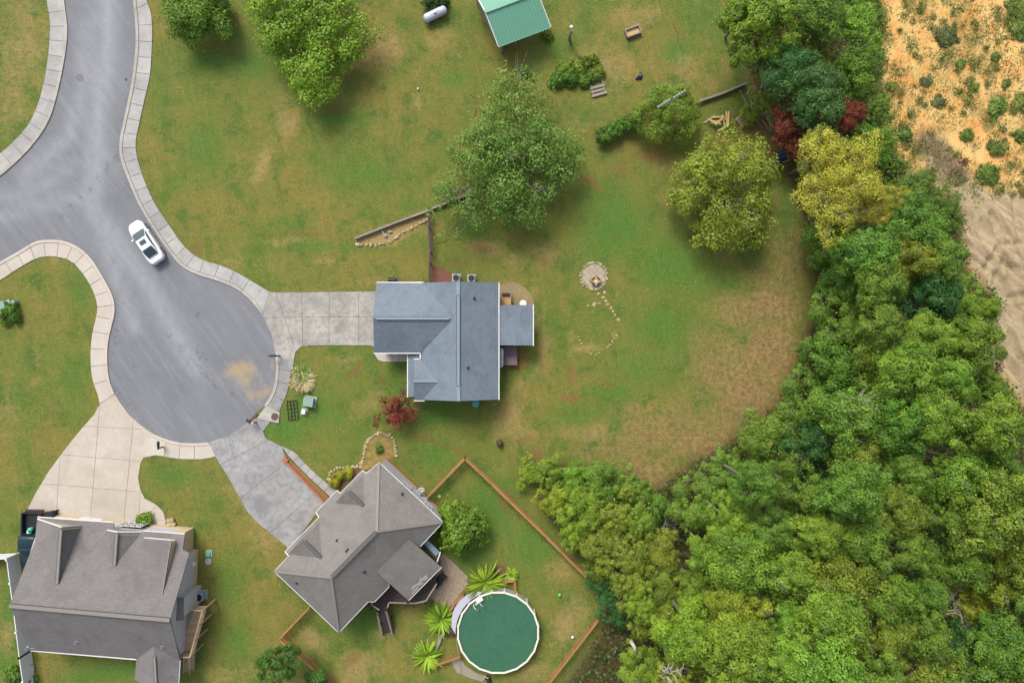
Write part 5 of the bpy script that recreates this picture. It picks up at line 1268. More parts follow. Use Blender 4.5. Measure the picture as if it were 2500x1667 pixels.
disc('green_pedestal', 43, 738, .2, .7, 'box_green', 'small pale green cable pedestal near the left edge', 'pedestal')
disc('cable_pedestal', 755, 952, .16, .6, 'box_green', 'small pale pedestal sticking out of the pampas grass', 'pedestal')
disc('white_stub', 1021, 219, .09, .3, 'white', 'small white pipe stub on the upper lawn', 'pipe')
b = disc('rain_barrel', 1162, 984, .38, .9, 'teal', 'round teal barrel under the south eave of the blue grey house', 'barrel')
obj('barrel_lid', MB().lathe(P(1162, 984, .9), [(.34, .01), (.34, .05), (.2, .07), (.01, .08)], 20), M['teal'], b)
fpot = thing('chiminea', 'small round rusty garden pot at the lawn corner', 'pot', P(1220, 1081))
obj('bowl', MB().lathe(P(1220, 1081, 0), [(.12, 0), (.22, .08), (.32, .35), (.3, .6), (.2, .75), (.12, .8), (.12, .95), (.09, .95), (.09, .85), (.01, .85)], 18), M['iron'], fpot, True)
obj('rim', MB().lathe(P(1220, 1081, .35), [(.33, 0), (.35, .03), (.33, .06)], 18), M['dark_metal'], fpot)
tb = thing('round_table', 'round white table by the screened porch', 'table', P(1277, 741)); obj('top', MB().lathe(P(1277, 741, .7), [(.34, 0), (.36, .02), (.34, .05), (.01, .06)], 20), M['white'], tb); obj('stem', MB().lathe(P(1277, 741, 0), [(.2, 0), (.2, .03), (.04, .06), (.04, .7)], 12), M['white'], tb)
sp = thing('hot_tub', 'brown covered hot tub behind the blue grey house', 'hot tub', P(1246, 868))
obj('shell', MB().box(P(1246, 868, .4), (1.3, 1.85, .8)), M['wood_dark'], sp, bevel=.08)
obj('cover_half', MB().box(P(1246, 856.5, .86), (1.36, .93, .1)), M['spa'], sp, bevel=.03); obj('cover_half', MB().box(P(1246, 880, .86), (1.36, .93, .1)), M['spa'], sp, bevel=.03)
obj('cover_skirt', MB().box(P(1246, 868, .8), (1.38, 1.9, .06)), M['iron'], sp)
ld = thing('side_steps', 'timber landing with dark mat beside the blue grey house', 'steps', P(1236, 730))
for k in range(5): obj('plank', MB().box(P(1236, 727 + 4.4 * k, .7), (.86, .165, .05)), M['wood_new'], ld)
obj('mat', MB().box(P(1236, 720, .73), (.78, .42, .02)), M['mulch'], ld); obj('mat_base', MB().box(P(1236, 720, .68), (.84, .5, .05)), M['wood_grey'], ld)
for x in (1225, 1247):
    obj('rail', MB().bar(P(x, 714, 1.25), P(x, 745, 1.25), .08, .06), M['wood_grey'], ld)
    for y in (714.5, 729, 744): obj('post', MB().box(P(x, y, .62), (.08, .08, 1.25)), M['wood_grey'], ld)
obj('end_rail', MB().bar(P(1225, 714, 1.25), P(1247, 714, 1.25), .08, .06), M['wood_grey'], ld)
o = obj('wheelbarrow', MB().box(P(957, 686, .45), (1.0, .5, .5)), M['dark_metal'], bevel=.1)
bpy.data.objects.remove(o)
gr = thing('gas_grill', 'dark rounded grill partly under the garage eave', 'grill', P(957, 684)); obj('cabinet', MB().box(P(957, 684, .45), (.75, .45, .75)), M['dark_metal'], gr, bevel=.02); obj('hood', MB().tube([P(948, 684, .9), P(966, 684, .9)], .25, 14), M['black'], gr); obj('shelf', MB().box(P(970, 684, .85), (.3, .4, .03)), M['dark_metal'], gr)
def bin_(px, py, l, rz=.05):
    h = thing('wheelie_bin', l, 'bin', P(px, py), rz)
    mb = MB(); mb.loft([[(-.24, -.27, .08), (.24, -.27, .08), (.24, .27, .08), (-.24, .27, .08)], [(-.3, -.34, 1.0), (.3, -.34, 1.0), (.3, .34, 1.0), (-.3, .34, 1.0)]]); obj('body', mb, M['black'], h, local=True)
    obj('lid', MB().box((.0, 0, 1.04), (.72, .74, .07)), M['black'], h, local=True, bevel=.03); obj('handle', MB().tube([(.42, -.25, 1.0), (.42, .25, 1.0)], .025, 8), M['dark_metal'], h, local=True)
    for s in (-1, 1): obj('wheel', MB().tube([(.28, s * .26, .12), (.28, s * .33, .12)], .12, 12), M['tyre'], h, local=True)
bin_(136, 1251, 'black wheelie bin on the cream driveway beside the pickup')
def mailbox(px, py, dx, dy, l, lamp=False):
    h = thing('mailbox', l, 'mailbox', P(px, py)); a = P(px, py)
    d = (P(px + dx, py + dy) - a); d.z = 0; d.normalize()
    obj('post', MB().box(a + Vector((0, 0, .55)), (.11, .11, 1.1)), M['black'], h); obj('arm', MB().bar(a + Vector((0, 0, .98)), a + d * .6 + Vector((0, 0, .98)), .08, .08), M['black'], h)
    s = Vector((-d.y, d.x, 0)); rings = []
    for u in (.12, .68):
        o = a + d * u + Vector((0, 0, 1.03)); rings.append([o - s * .1, o + s * .1] + [o + s * (.1 * math.cos(rad(t))) + Vector((0, 0, .12 + .1 * math.sin(rad(t)))) for t in range(0, 181, 30)])
    obj('box', MB().loft(rings), M['black'], h); obj('post_cap', MB().lathe(a + Vector((0, 0, 1.1)), [(.1, 0), (.12, .03), (.07, .09), (.07, .13), (.01, .16)], 12), M['white'] if lamp else M['black'], h)
    obj('flag', MB().box(a + d * .4 + s * .12 + Vector((0, 0, 1.2)), (.1, .015, .06), math.atan2(d.y, d.x)), M['red'], h)
mailbox(683, 868, -10, 0, 'black mailbox on the kerb by the weathered grey driveway')
mailbox(626, 1030, -10, -6, 'black mailbox with white cap beside the storm drain', True)
mailbox(400, 1090, 0, -10, 'black mailbox on the short cream pavement')
fr = thing('metal_frame', 'black metal grid frame lying on the grass by the white utility box', 'frame', P(715, 1001)); rz = rad(5)
for k in range(4):
    x = -.5 + k * .333; a = Vector((x, -.95, .08)); b_ = Vector((x, .95, .08)); m = Matrix.Rotation(rz, 3, 'Z'); obj('bar', MB().bar(P(715, 1001) + m @ a, P(715, 1001) + m @ b_, .06, .06), M['black'], fr)
for k in range(6):
    y = -.95 + k * .38; m = Matrix.Rotation(rz, 3, 'Z'); obj('cross_bar', MB().bar(P(715, 1001) + m @ Vector((-.53, y, .12)), P(715, 1001) + m @ Vector((.53, y, .12)), .06 if k in (0, 5) else .035, .04), M['black'], fr)
def dish(px, py, l, r=.38):
    h = thing('satellite_dish', l, 'dish', P(px, py)); a = P(px, py)
    obj('mast', MB().tube([a + Vector((0, 0, 0)), a + Vector((0, 0, 1.3)), a + Vector((-.15, -.15, 1.5))], .03, 8), M['grey_metal'], h)
    mb = MB().lathe((0, 0, 0), [(.02, 0), (r * .5, .02), (r, .09), (r, .1), (r * .5, .035), (.02, .02)], 20); R_ = Matrix.Rotation(rad(28), 3, 'X') @ Matrix.Rotation(rad(10), 3, 'Y')
    mb.v = [tuple(R_ @ Vector(v) + a + Vector((0, 0, 1.5))) for v in mb.v]; obj('reflector', mb, M['vinyl'], h, True)
    obj('feed_arm', MB().tube([a + Vector((0, .1, 1.48)), a + Vector((.02, .5, 1.7))], .02, 6), M['grey_metal'], h)
dish(1033, 1188, 'larger white satellite dish beside the diagonal house')
dish(1041, 1209, 'smaller white satellite dish at the fence end', .27)
tk = thing('propane_tank', 'pale blue propane tank on the upper lawn', 'tank', P(1062, 36)); a, b_ = P(1042, 45, .7), P(1083, 25, .7); dd = (b_ - a).normalized()
pts, rr = [], []
for k in range(7): t = k / 6 * math.pi / 2; pts.append(a - dd * (.32 * math.cos(t))); rr.append(.42 * math.sin(t) + .01)
for k in range(7): t = k / 6 * math.pi / 2; pts.append(b_ + dd * (.32 * math.sin(t))); rr.append(.42 * math.cos(t) + .01)
obj('vessel', MB().tube(pts, rr, 20), M['tank'], tk, True); obj('valve_dome', MB().lathe((a + b_) / 2 + Vector((0, 0, .38)), [(.19, 0), (.19, .12), (.14, .17), (.01, .18)], 16), M['tank'], tk)
for u in (.12, .88):
    p = a.lerp(b_, u); obj('saddle', MB().bar(Vector((p.x - .1, p.y - .3, .15)), Vector((p.x + .1, p.y + .3, .15)), .15, .3), M['curb'], tk)
for u in (.25, .7): obj('fitting', MB().lathe(a.lerp(b_, u) + Vector((0, 0, .4)), [(.05, 0), (.05, .07), (.01, .08)], 8), M['grey_metal'], tk)
# garden bits at the top
bp = thing('garden_post', 'weathered leaning post with a white globe at the garden edge', 'post', P(1391, 98)); obj('post', MB().tube([P(1391, 98, 0), P(1391, 88, 1.4), P(1397, 74, 2.2)], [.16, .14, .1], 8), M['wood_grey'], bp); obj('globe', MB().lathe(P(1395, 67, 2.2), [(.02, -.2), (.16, -.12), (.2, 0), (.16, .12), (.02, .2)], 14), M['white'], bp, True); obj('board', MB().bar(P(1390, 92, .6), P(1391, 80, 1.9), .2, .08), plain('faded red board', A(150, 100, 88), .85, .2), bp)
sb = thing('raised_bed', 'grey timber raised bed with bare sand at the top', 'planter', P(1544, 81)); m = Matrix.Rotation(rad(20), 3, 'Z'); cc = P(1544, 81)
for (x, y, sx, sy) in ((0, .38, 1.5, .12), (0, -.38, 1.5, .12), (.72, 0, .12, .7), (-.72, 0, .12, .7)): obj('board', MB().box(cc + m @ Vector((x, y, .25)), (sx, sy, .5), rad(20)), M['wood_grey'], sb)
obj('sand_fill', MB().box(cc + Vector((0, 0, .12)), (1.36, .66, .24), rad(20)), plain('sand fill', A(206, 178, 128), .95, .15), sb)
pa = thing('pallet', 'broken grey timber pallet beside the vegetable patch', 'pallet', P(1458, 214)); cc = P(1458, 214); m = Matrix.Rotation(rad(14), 3, 'Z')
for k in range(5):
    y = -.75 + k * .38
    if k == 3: continue
    obj('slat', MB().box(cc + m @ Vector((random.uniform(-.08, .08), y, .2)), (1.5 - .2 * (k == 1), .26, .04), rad(14) + random.uniform(-.03, .03)), M['wood_grey'], pa)
for x in (-.6, .62): obj('bearer', MB().box(cc + m @ Vector((x, 0, .1)), (.1, 1.7, .14), rad(14)), M['wood_grey'], pa)
gl = thing('garden_sack', 'crumpled black sack on the straw by the vegetable patch', 'sack', P(1561, 189)); obj('sack_body', MB().loft([[P(1551, 196, 0.02), P(1556, 198, .02), P(1557, 195, .02), P(1552, 193, .02)], [P(1555, 194, .02), P(1566, 196, .02), P(1567, 186, .35), P(1558, 186, .3)], [P(1560, 184, .1), P(1570, 186, .1), P(1568, 180, .3), P(1562, 179, .3)], [P(1562, 176, .05), P(1565, 177, .05), P(1565, 175, .1), P(1563, 175, .1)]]), M['tarp'], gl)
# gourd rack: ten white gourds hung from a bar
gk = thing('gourd_rack', 'tall pole rack holding a row of white gourds over a tree', 'rack', P(1622, 285)); za = 5.6
pole = P(1642, 240, za); obj('pole', MB().tube([Vector((pole.x, pole.y, 0)), pole], .05, 8), M['grey_metal'], gk); obj('cross_bar', MB().tube([P(1608, 260, za), P(1676, 220, za)], .02, 8), M['dark_metal'], gk)
for k, u in enumerate((.03, .125, .22, .315, .41, .58, .675, .77, .865, .96)):
    p = P(1608, 260, za).lerp(P(1676, 220, za), u) - Vector((0, 0, .05)); obj('gourd', MB().lathe(p, [(.02, -.3), (.09, -.26), (.125, -.16), (.1, -.04), (.05, .06), (.03, .12), (.01, .14)], 12), M['white'], gk, True)
# lumber heap, crate, tarp-covered trailer
lh = thing('lumber_heap', 'untidy heap of pale sawn boards at the edge of the wood', 'lumber', P(1750, 293))
for k, (a, b_) in enumerate([((1720, 300), (1745, 283)), ((1738, 287), (1764, 285)), ((1742, 300), (1772, 290)), ((1764, 280), (1770, 310)), ((1773, 272), (1775, 305)), ((1779, 272), (1778, 302)), ((1752, 320), (1778, 307)), ((1735, 294), (1760, 303)), ((1745, 306), (1768, 284)), ((1728, 290), (1750, 305))]): obj('board', MB().bar(P(*a, .1 + .05 * k), P(*b_, .14 + .05 * k), .16, .05), M['wood_new'] if k % 3 else M['wood_tan'], lh)
cr = thing('slatted_crate', 'reddish slatted pallet leaning in the brush by the lumber heap', 'pallet', P(1811, 297)); m = Matrix.Rotation(rad(40), 3, 'Z')
for k in range(7): obj('slat', MB().box(P(1811, 297) + m @ Vector((0, -.48 + .16 * k, .3)), (1.0, .09, .03), rad(40)), M['wood_tan'], cr)
for x in (-.42, .42): obj('bearer', MB().box(P(1811, 297) + m @ Vector((x, 0, .22)), (.09, 1.1, .1), rad(40)), M['brickwall'], cr)
tr = thing('trailer', 'dark blue tarp covered trailer under the red brown tree', 'trailer', P(1912, 382)); obj('load', MB().loft([[P(1893, 400, .5), P(1925, 388, .5), P(1930, 362, .5), P(1896, 372, .5)], [P(1896, 396, 1.2), P(1922, 386, 1.2), P(1926, 366, 1.2), P(1899, 374, 1.2)], [P(1902, 390, 1.4), P(1918, 384, 1.4), P(1920, 372, 1.4), P(1904, 378, 1.4)]]), M['tarp'], tr); obj('frame', MB().bar(P(1892, 404, .45), P(1926, 391, .45), .12, .12), M['grey_metal'], tr)
for p in ((1900, 402), (1918, 366)): obj('wheel', MB().tube([P(p[0], p[1], .3), P(p[0] + 3, p[1] - 6, .3)], .3, 14), M['tyre'], tr)
for (pp, l) in ((((1640, 52), (1655, 80), (1660, 110), (1665, 120)), 'fallen bare reddish branch on the upper lawn'), (((1148, 230), (1160, 240), (1164, 262), (1155, 290)), 'thin fallen vine on the lawn above the big oak')):
    o = obj('fallen_branch', MB().tube([P(*p, .06) for p in pp], [.05, .045, .035, .015], 6), plain('red brown twig', A(150, 104, 74), .9, .2)); tag(o, l, 'branch')

# ------------------------------------------------------------------ plants
def leaf_mesh(name, seed, R=4.0, up=.72, down=.55, clumps=60, per=240, leaf=.2, asp=1.35, cr=(.15, .27), uneven=.28, inner=.25, droop=0.0, lobes=0):
    """many leaf faces spread over clumps through an uneven crown volume"""
    rng = np.random.RandomState(seed)
    ph = rng.uniform(0, 6.28, 6); am = rng.uniform(.3, 1, 6)
    cs, rs = [], []
    while len(cs) < clumps:
        d = rng.normal(size=3); d /= np.linalg.norm(d)
        if d[2] < -.45: continue
        az = math.atan2(d[1], d[0])
        k = 1 + uneven * (am[0] * math.sin(2 * az + ph[0]) + am[1] * math.sin(3 * az + ph[1]) + am[2] * math.sin(5 * az + ph[2])) / 1.8
        rr = rng.uniform(.68, .98) if rng.rand() > inner else rng.uniform(.2, .7)
        r = R * (cr[0] + (cr[1] - cr[0]) * rng.rand() ** 1.6)
        p = np.array([d[0] * (R - r * .6) * rr * k, d[1] * (R - r * .6) * rr * k, d[2] * R * (up if d[2] > 0 else down) * rr])
        cs.append(p); rs.append(r)
    cs = np.array(cs); rs = np.array(rs)
    cnt = np.maximum(12, (per * (rs / (R * .21)) ** 2).astype(int))
    ci = np.repeat(np.arange(clumps), cnt); n = len(ci)
    d = rng.normal(size=(n, 3)); d[:, 2] = np.abs(d[:, 2]) * .85 + d[:, 2] * .15 - .1
    d /= np.linalg.norm(d, axis=1)[:, None]
    rad_ = rs[ci] * (.42 + .58 * np.sqrt(rng.rand(n))) * (1 + .28 * np.sin(d[:, 0] * 6 + ci) * np.cos(d[:, 1] * 5 + ci * 2) + .08 * rng.normal(size=n))
    el = rng.uniform(.7, 1.5, (clumps, 3)); el[:, 2] = rng.uniform(.5, .85, clumps)
    pos = cs[ci] + d * rad_[:, None] * el[ci]
    loose = rng.rand(n) < .05; pos[loose] += rng.normal(size=(int(loose.sum()), 3)) * rs[ci[loose]][:, None] * .5
    if droop: pos[:, 2] -= droop * (np.hypot(pos[:, 0], pos[:, 1]) / R) ** 2
    nr = d * .9 + np.array([0, 0, .3]) + rng.normal(size=(n, 3)) * .3
    nr /= np.linalg.norm(nr, axis=1)[:, None]
    a = np.cross(nr, rng.normal(size=(n, 3))); a /= np.linalg.norm(a, axis=1)[:, None]
    b = np.cross(nr, a)
    s = leaf * rng.uniform(.6, 1.25, n)
    a *= (s * .5 * math.sqrt(asp))[:, None]; b *= (s * .5 / math.sqrt(asp))[:, None]
    V = np.stack([pos - a, pos - b * 1.0 + a * .1, pos + a, pos + b * 1.0 + a * .1], 1).reshape(-1, 3)
    ct = rng.rand(clumps)
    tint = np.clip(.45 * ct[ci] + .55 * rng.rand(n), 0, 1)
    return quads(name, V, tint, M['leaf']), cs, rs
def quads(name, V, tint, mat):
    n = len(V) // 4
    me = bpy.data.meshes.new(name)
    me.vertices.add(len(V)); me.vertices.foreach_set('co', V.astype(np.float32).ravel())
    me.loops.add(n * 4); me.loops.foreach_set('vertex_index', np.arange(n * 4, dtype=np.int32))
    me.polygons.add(n); me.polygons.foreach_set('loop_start', np.arange(0, n * 4, 4, dtype=np.int32))
    me.update()
    at = me.attributes.new('tint', 'FLOAT', 'FACE'); at.data.foreach_set('value', np.asarray(tint, np.float32))
    me.materials.append(mat)
    return me
def limb_mesh(seed, cs, rs, R, n=14, bare=6, z0=-1.6, mat='bark', base=.16):
    r = random.Random(seed); mb = MB()
    o = Vector((0, 0, z0))
    idx = list(range(len(cs))); r.shuffle(idx)
    for q, i in enumerate(idx[:n]):
        e = Vector(cs[i]); 
        if q < bare: e = e * 1.03 + Vector((0, 0, rs[i] * 1.0))
        m1 = o.lerp(e, .4) + Vector((r.uniform(-.3, .3), r.uniform(-.3, .3), .25)); m2 = o.lerp(e, .72) + Vector((r.uniform(-.3, .3), r.uniform(-.3, .3), .2))
        mb.tube([o, m1, m2, e], [base, base * .62, base * .4, base * .12], 5, False)
        if q < bare + 3:
            for _ in range(4):
                t = e + Vector((r.uniform(-1, 1), r.uniform(-1, 1), r.uniform(.0, .45))) * (.17 * R)
                k = m2.lerp(e, r.uniform(.25, .8)); mb.tube([k, k.lerp(t, .5) + Vector((r.uniform(-.1, .1), r.uniform(-.1, .1), .08)), t], [base * .26, base * .17, base * .07], 4, False)
    me = bpy.data.meshes.new('branches'); me.from_pydata(mb.v, [], mb.f); me.materials.append(M[mat]); return me
def trunk_mesh():
    mb = MB(); mb.tube([(0, 0, -.02), (.01, 0, .12), (.03, .02, .5), (0, .03, 1.0)], [1.45, 1.0, .85, .62], 9)
    me = bpy.data.meshes.new('trunk'); me.from_pydata(mb.v, [], mb.f); me.materials.append(M['bark']); me.polygons.foreach_set('use_smooth', [True] * len(me.polygons)); return me
TRUNK = trunk_mesh()
PROTO = {}
def proto(kind):
    if kind in PROTO: return PROTO[kind]
    fam, k = kind.rstrip('0123456789'), int(kind[len(kind.rstrip('0123456789')):] or 0)
    bare, nl = 5, 14
    if fam == 'broad': me, cs, rs = leaf_mesh('crown', 100 + k, clumps=66, per=420, leaf=.17, cr=(.1, .31), uneven=.42, inner=.12)
    elif fam == 'oak': me, cs, rs = leaf_mesh('crown', 200 + k, R=7.2, up=.42, down=.2, clumps=240, per=360, leaf=.18, cr=(.06, .19), uneven=.6, inner=.3); bare, nl = 14, 36
    elif fam == 'maple': me, cs, rs = leaf_mesh('crown', 300 + k, R=6.2, up=.7, down=.3, clumps=120, per=420, leaf=.21, cr=(.08, .24), uneven=.3, asp=1.1, inner=.15)
    elif fam == 'feather': me, cs, rs = leaf_mesh('crown', 400 + k, clumps=95, per=340, leaf=.23, asp=4, cr=(.08, .26), uneven=.3, droop=.5)
    elif fam == 'round': me, cs, rs = leaf_mesh('crown', 500 + k, R=6.0, up=.62, down=.4, clumps=170, per=360, leaf=.2, asp=2.8, cr=(.06, .2), uneven=.2); bare = 8; nl = 20
    elif fam == 'sparse': me, cs, rs = leaf_mesh('crown', 600 + k, clumps=80, per=95, leaf=.24, cr=(.08, .2), uneven=.45, inner=.4); bare, nl = 4, 24
    elif fam == 'bush': me, cs, rs = leaf_mesh('foliage', 700 + k, R=1.0, up=.8, down=.25, clumps=26, per=120, leaf=.12, cr=(.24, .4), uneven=.22)
    elif fam == 'shrub': me, cs, rs = leaf_mesh('foliage', 800 + k, R=3.0, up=.6, down=.2, clumps=84, per=300, leaf=.14, cr=(.07, .24), uneven=.45, inner=.35, asp=1.8)
    elif fam == 'pine': me, cs, rs = leaf_mesh('crown', 900 + k, R=4.0, up=.8, down=.3, clumps=90, per=190, leaf=.22, asp=3.2, cr=(.12, .2), uneven=.25)
    elif fam == 'tuft': me, cs, rs = leaf_mesh('foliage', 950 + k, R=.8, up=.55, down=.05, clumps=24, per=26, leaf=.24, asp=5, cr=(.12, .5), uneven=.8)
    R0 = {'oak': 7.2, 'maple': 6.2, 'round': 6.0, 'bush': 1.0, 'shrub': 3.0, 'tuft': .8}.get(fam, 4.0)
    lm = limb_mesh(k + 5, cs, rs, R0, nl, bare, -.38 * R0, 'bark', {'bush': .03, 'tuft': .015, 'shrub': .05, 'oak': .14}.get(fam, .13))
    PROTO[kind] = (me, lm, R0); return PROTO[kind]
CNT = {}
def plant(kind, px, py, rpx, label, col, hgt=None, name='tree', cat='tree', group=None, rot=None, zs=1.0):
    """crown centred on a picture point; hgt = height of the tree top above ground"""
    me, lm, R0 = proto(kind)
    fam = kind.rstrip('0123456789')
    R = rpx * S
    upf = {'oak': .42, 'maple': .7, 'round': .62, 'bush': .8, 'shrub': .6, 'pine': .8, 'tuft': .55}.get(fam, .72) * zs
    if hgt is None: hgt = R * upf * 1.35
    k = R / R0
    zc = max(.15 * R, hgt - R * upf)
    R *= (H - zc) / H; k = R / R0
    c = P(px, py, zc)
    base = Vector((c.x, c.y, 0))
    t = thing(name, label, cat, base, 0, group)
    a = random.uniform(0, 6.28) if rot is None else rot
    def ch(nm, mesh, loc, s):
        o = bpy.data.objects.new(nm, mesh); COL.objects.link(o); o.parent = t; o.location = loc; o.scale = s; o.rotation_euler = (0, 0, a); o.color = (*col, 1); return o
    ch('crown' if cat == 'tree' else 'foliage', me, (c.x - base.x, c.y - base.y, zc), (k, k, k * zs))
    ch('branches', lm, (c.x - base.x, c.y - base.y, zc), (k, k, k * zs))
    if cat == 'tree': 
        th = max(.5, zc - R * .3); r = max(.05, .022 * R + .008 * hgt); tk = ch('trunk', TRUNK, (0, 0, 0), (r, r, th)); tk.rotation_euler = (0, 0, a)
    return t
# leaf colours (surface colour, before light)
C_GREEN = (.108, .182, .028); C_LIME = (.165, .22, .024); C_YEL = (.31, .31, .045); C_OLIVE = (.145, .185, .026); C_DARK = (.042, .105, .03); C_BLUE = (.055, .10, .035); C_RED = (.13, .035, .022); C_CRIM = (.17, .022, .018); C_BRIGHT = (.142, .228, .03)
def jit(c, s=.14): k = random.uniform(1 - s, 1 + s); return (c[0] * k * random.uniform(.9, 1.12), c[1] * k, c[2] * k)

Z2 = 2500 / 2352   # list below is in 2352-wide pixels
def T(kind, x, y, r, label, col, hgt, **kw): return plant(kind, x * Z2, y * Z2, r * Z2, label, jit(col, .08), hgt, **kw)
# single trees on the lawns
T('maple1', 715, 60, 150, 'big glossy green maple at the top of the lawn', (.17, .235, .022), 6.2, zs=.8)
T('broad2', 455, 28, 85, 'green tree by the street pavement at the top edge', C_GREEN, 4.6)
T('bush1', 1000, 2, 34, 'dark shrub beside the propane tank at the top edge', C_DARK, 1.6, name='shrub', cat='shrub')
T('oak1', 1165, 375, 178, 'sprawling open oak with bare pale branches above the blue grey house', (.105, .175, .036), 6.2, rot=.6)
T('round1', 1662, 440, 140, 'large round yellow green tree standing alone near the wood', (.15, .195, .026), 6.6)
T('maple2', 1532, 260, 78, 'medium tree under the gourd rack', (.13, .19, .024), 4.4)
T('sparse2', 912, 942, 52, 'small open tree with crimson leaves at the corner of the blue grey house', C_CRIM, 3.4, rot=1.0)
T('bush3', 1052, 1213, 62, 'round green garden tree inside the timber fence', (.095, .145, .016), 3.6)
T('bush2', 1046, 1200, 40, 'upper lobe of green foliage beside the round garden tree', (.08, .14, .016), 3.2, name='shrub', cat='shrub')
T('pine1', 640, 1528, 56, 'dark green pine at the bottom edge beside the fence', (.05, .10, .016), 6)
T('bush4', 728, 1558, 26, 'small dark green pine against the orange fence at the bottom', (.05, .10, .016), 2.6)
T('shrub4', 1722, 262, 26, 'leafy shrub between the lumber heap and the timber wall', C_BRIGHT, 1.6, name='shrub', cat='shrub')
T('shrub1', 1790, 262, 28, 'dark leafy shrub behind the slatted pallet', C_GREEN, 1.8, name='shrub', cat='shrub')
T('bush1', 25, 725, 26, 'leafy bush below the utility cabinet at the left edge', (.07, .14, .016), 1.2, name='bush', cat='bush')
T('bush2', 332, 1195, 20, 'yellow green round shrub beside the grey house path', C_LIME, 1.2, name='bush', cat='bush')
T('bush3', 872, 1032, 10, 'small round green shrub in the stone edged bed', (.07, .15, .016), .6, name='bush', cat='bush')
for (x, y, r, l) in ((798, 1088, 15, 'upper right yellow shrub before the diagonal house'), (775, 1095, 14, 'upper left yellow shrub before the diagonal house'), (768, 1110, 13, 'lower left yellow shrub before the diagonal house')): T('bush1', x, y, r, l, (.24, .22, .02), .9, name='bush', cat='bush', group='yellow shrubs by the front door')
T('bush4', 50, 1550, 36, 'dark shrub at the bottom left corner by the vinyl fence', (.06, .12, .016), 1.2, name='bush', cat='bush')
T('tuft1', 1255, 78, 15, 'small leafy plant at the corner of the green roofed shelter', (.14, .19, .02), .7, name='plant', cat='plant')
for i, (x, y, r, l) in enumerate(((1385, 312, 22, 'lower end of the clipped hedge below the big oak'), (1412, 300, 24, 'middle shrub of the short hedge beside the gourd tree'), (1442, 288, 24, 'hedge shrub next to the gourd tree trunk'), (1462, 275, 20, 'hedge shrub tucked under the gourd tree'))): T('bush%d' % (i % 4 + 1), x, y, r, l, (.07, .13, .018), 1.5, name='hedge_shrub', cat='shrub', group='short hedge below the gourd tree')
for i, (x, y, r, l) in enumerate(((1208, 168, 13, 'dark green plant at the left end of the vegetable patch'), (1280, 185, 22, 'leafy plant row in the vegetable patch, second from left'), (1305, 180, 22, 'bushy plant in the middle of the vegetable patch'), (1345, 180, 22, 'bushy plant at the right of the vegetable patch'), (1330, 150, 20, 'yellow green weeds above the vegetable patch'), (1375, 165, 16, 'weedy clump next to the broken pallet'), (1360, 135, 16, 'weedy clump at the top of the vegetable patch'), (1290, 155, 14, 'pale weeds at the top left of the vegetable patch'))): T('tuft%d' % (i % 3 + 1) if i > 3 else 'bush%d' % (i % 3 + 1), x, y, r, l, C_OLIVE if i > 3 else (.07, .14, .02), .7, name='garden_plant', cat='plant', group='vegetable patch plants')

# trees along the sandy lot and in the wood
F = [('feather1', 1745, 65, 88, 'feathery lime green tree at the top beside the lawn', (.13, .20, .02), 10), ('feather2', 1720, 10, 60, 'feathery lime tree cut by the top edge', (.12, .19, .02), 9), ('broad1', 1880, 25, 75, 'green tree at the top edge behind the lime tree', C_GREEN, 9), ('shrub1', 1965, 50, 62, 'vine covered green tree at the top along the sandy lot', C_BRIGHT, 7), ('shrub2', 1862, 115, 52, 'yellow green sapling between the dark trees near the top', (.15, .17, .025), 6), ('shrub3', 1955, 165, 68, 'green vine thicket along the upper sandy lot', (.085, .15, .02), 6.5), ('broad3', 1800, 150, 66, 'dark green tree behind the lime tree by the upper lawn', C_DARK, 8), ('broad4', 1872, 222, 80, 'bluish green tree above the red brown foliage', (.055, .11, .03), 9), ('shrub1', 1760, 235, 36, 'low yellow green shrub beside the lumber heap', C_OLIVE, 3), ('shrub2', 1815, 290, 56, 'red brown dying tree over the blue trailer', C_RED, 5.5), ('shrub3', 1945, 265, 46, 'red brown dying tree at the edge of the sandy lot', (.15, .03, .022), 6.5), ('shrub1', 1832, 335, 44, 'lower red brown branches behind the yellow tree', C_RED, 4.5), ('shrub2', 1995, 330, 60, 'bright green vine thicket along the lower sandy lot', (.10, .18, .02), 5), ('shrub1', 2010, 250, 42, 'narrow green scrub on the slope of the sandy lot', (.095, .16, .025), 4), ('oak2', 1930, 415, 112, 'bright yellow autumn tree in the wood', C_YEL, 11), ('oak3', 1895, 350, 66, 'pale yellow crown above the bright yellow tree', (.20, .25, .04), 9.5), ('oak3', 2005, 455, 66, 'golden crown on the right side of the yellow tree', (.27, .25, .035), 9), ('shrub3', 2090, 445, 62, 'sparse green tree with bare twigs by the bare earth', (.08, .13, .02), 6), ('broad4', 2090, 520, 84, 'green tree at the bulge of the wood by the dirt tracks', C_GREEN, 9), ('shrub2', 2170, 490, 46, 'thin outermost green branch over the dirt tracks', (.08, .13, .02), 7)]
for k, x, y, r, l, c, hg in F: T(k, x, y, r, l, c, hg)
LAND = [(600, 'the white car'), (700, 'the fire pit'), (800, 'the stepping stones'), (900, 'the teal barrel'), (1000, 'the crimson tree'), (1085, 'the rusty pot'), (1180, 'the satellite dishes'), (1290, 'the round garden tree'), (1400, 'the patio chairs'), (1500, 'the lime green ball'), (1575, 'the pool steps'), (1800, 'the bottom edge')]
ORD = ['first', 'second', 'third', 'fourth', 'fifth', 'sixth', 'seventh', 'eighth', 'ninth', 'tenth', 'eleventh', 'twelfth']
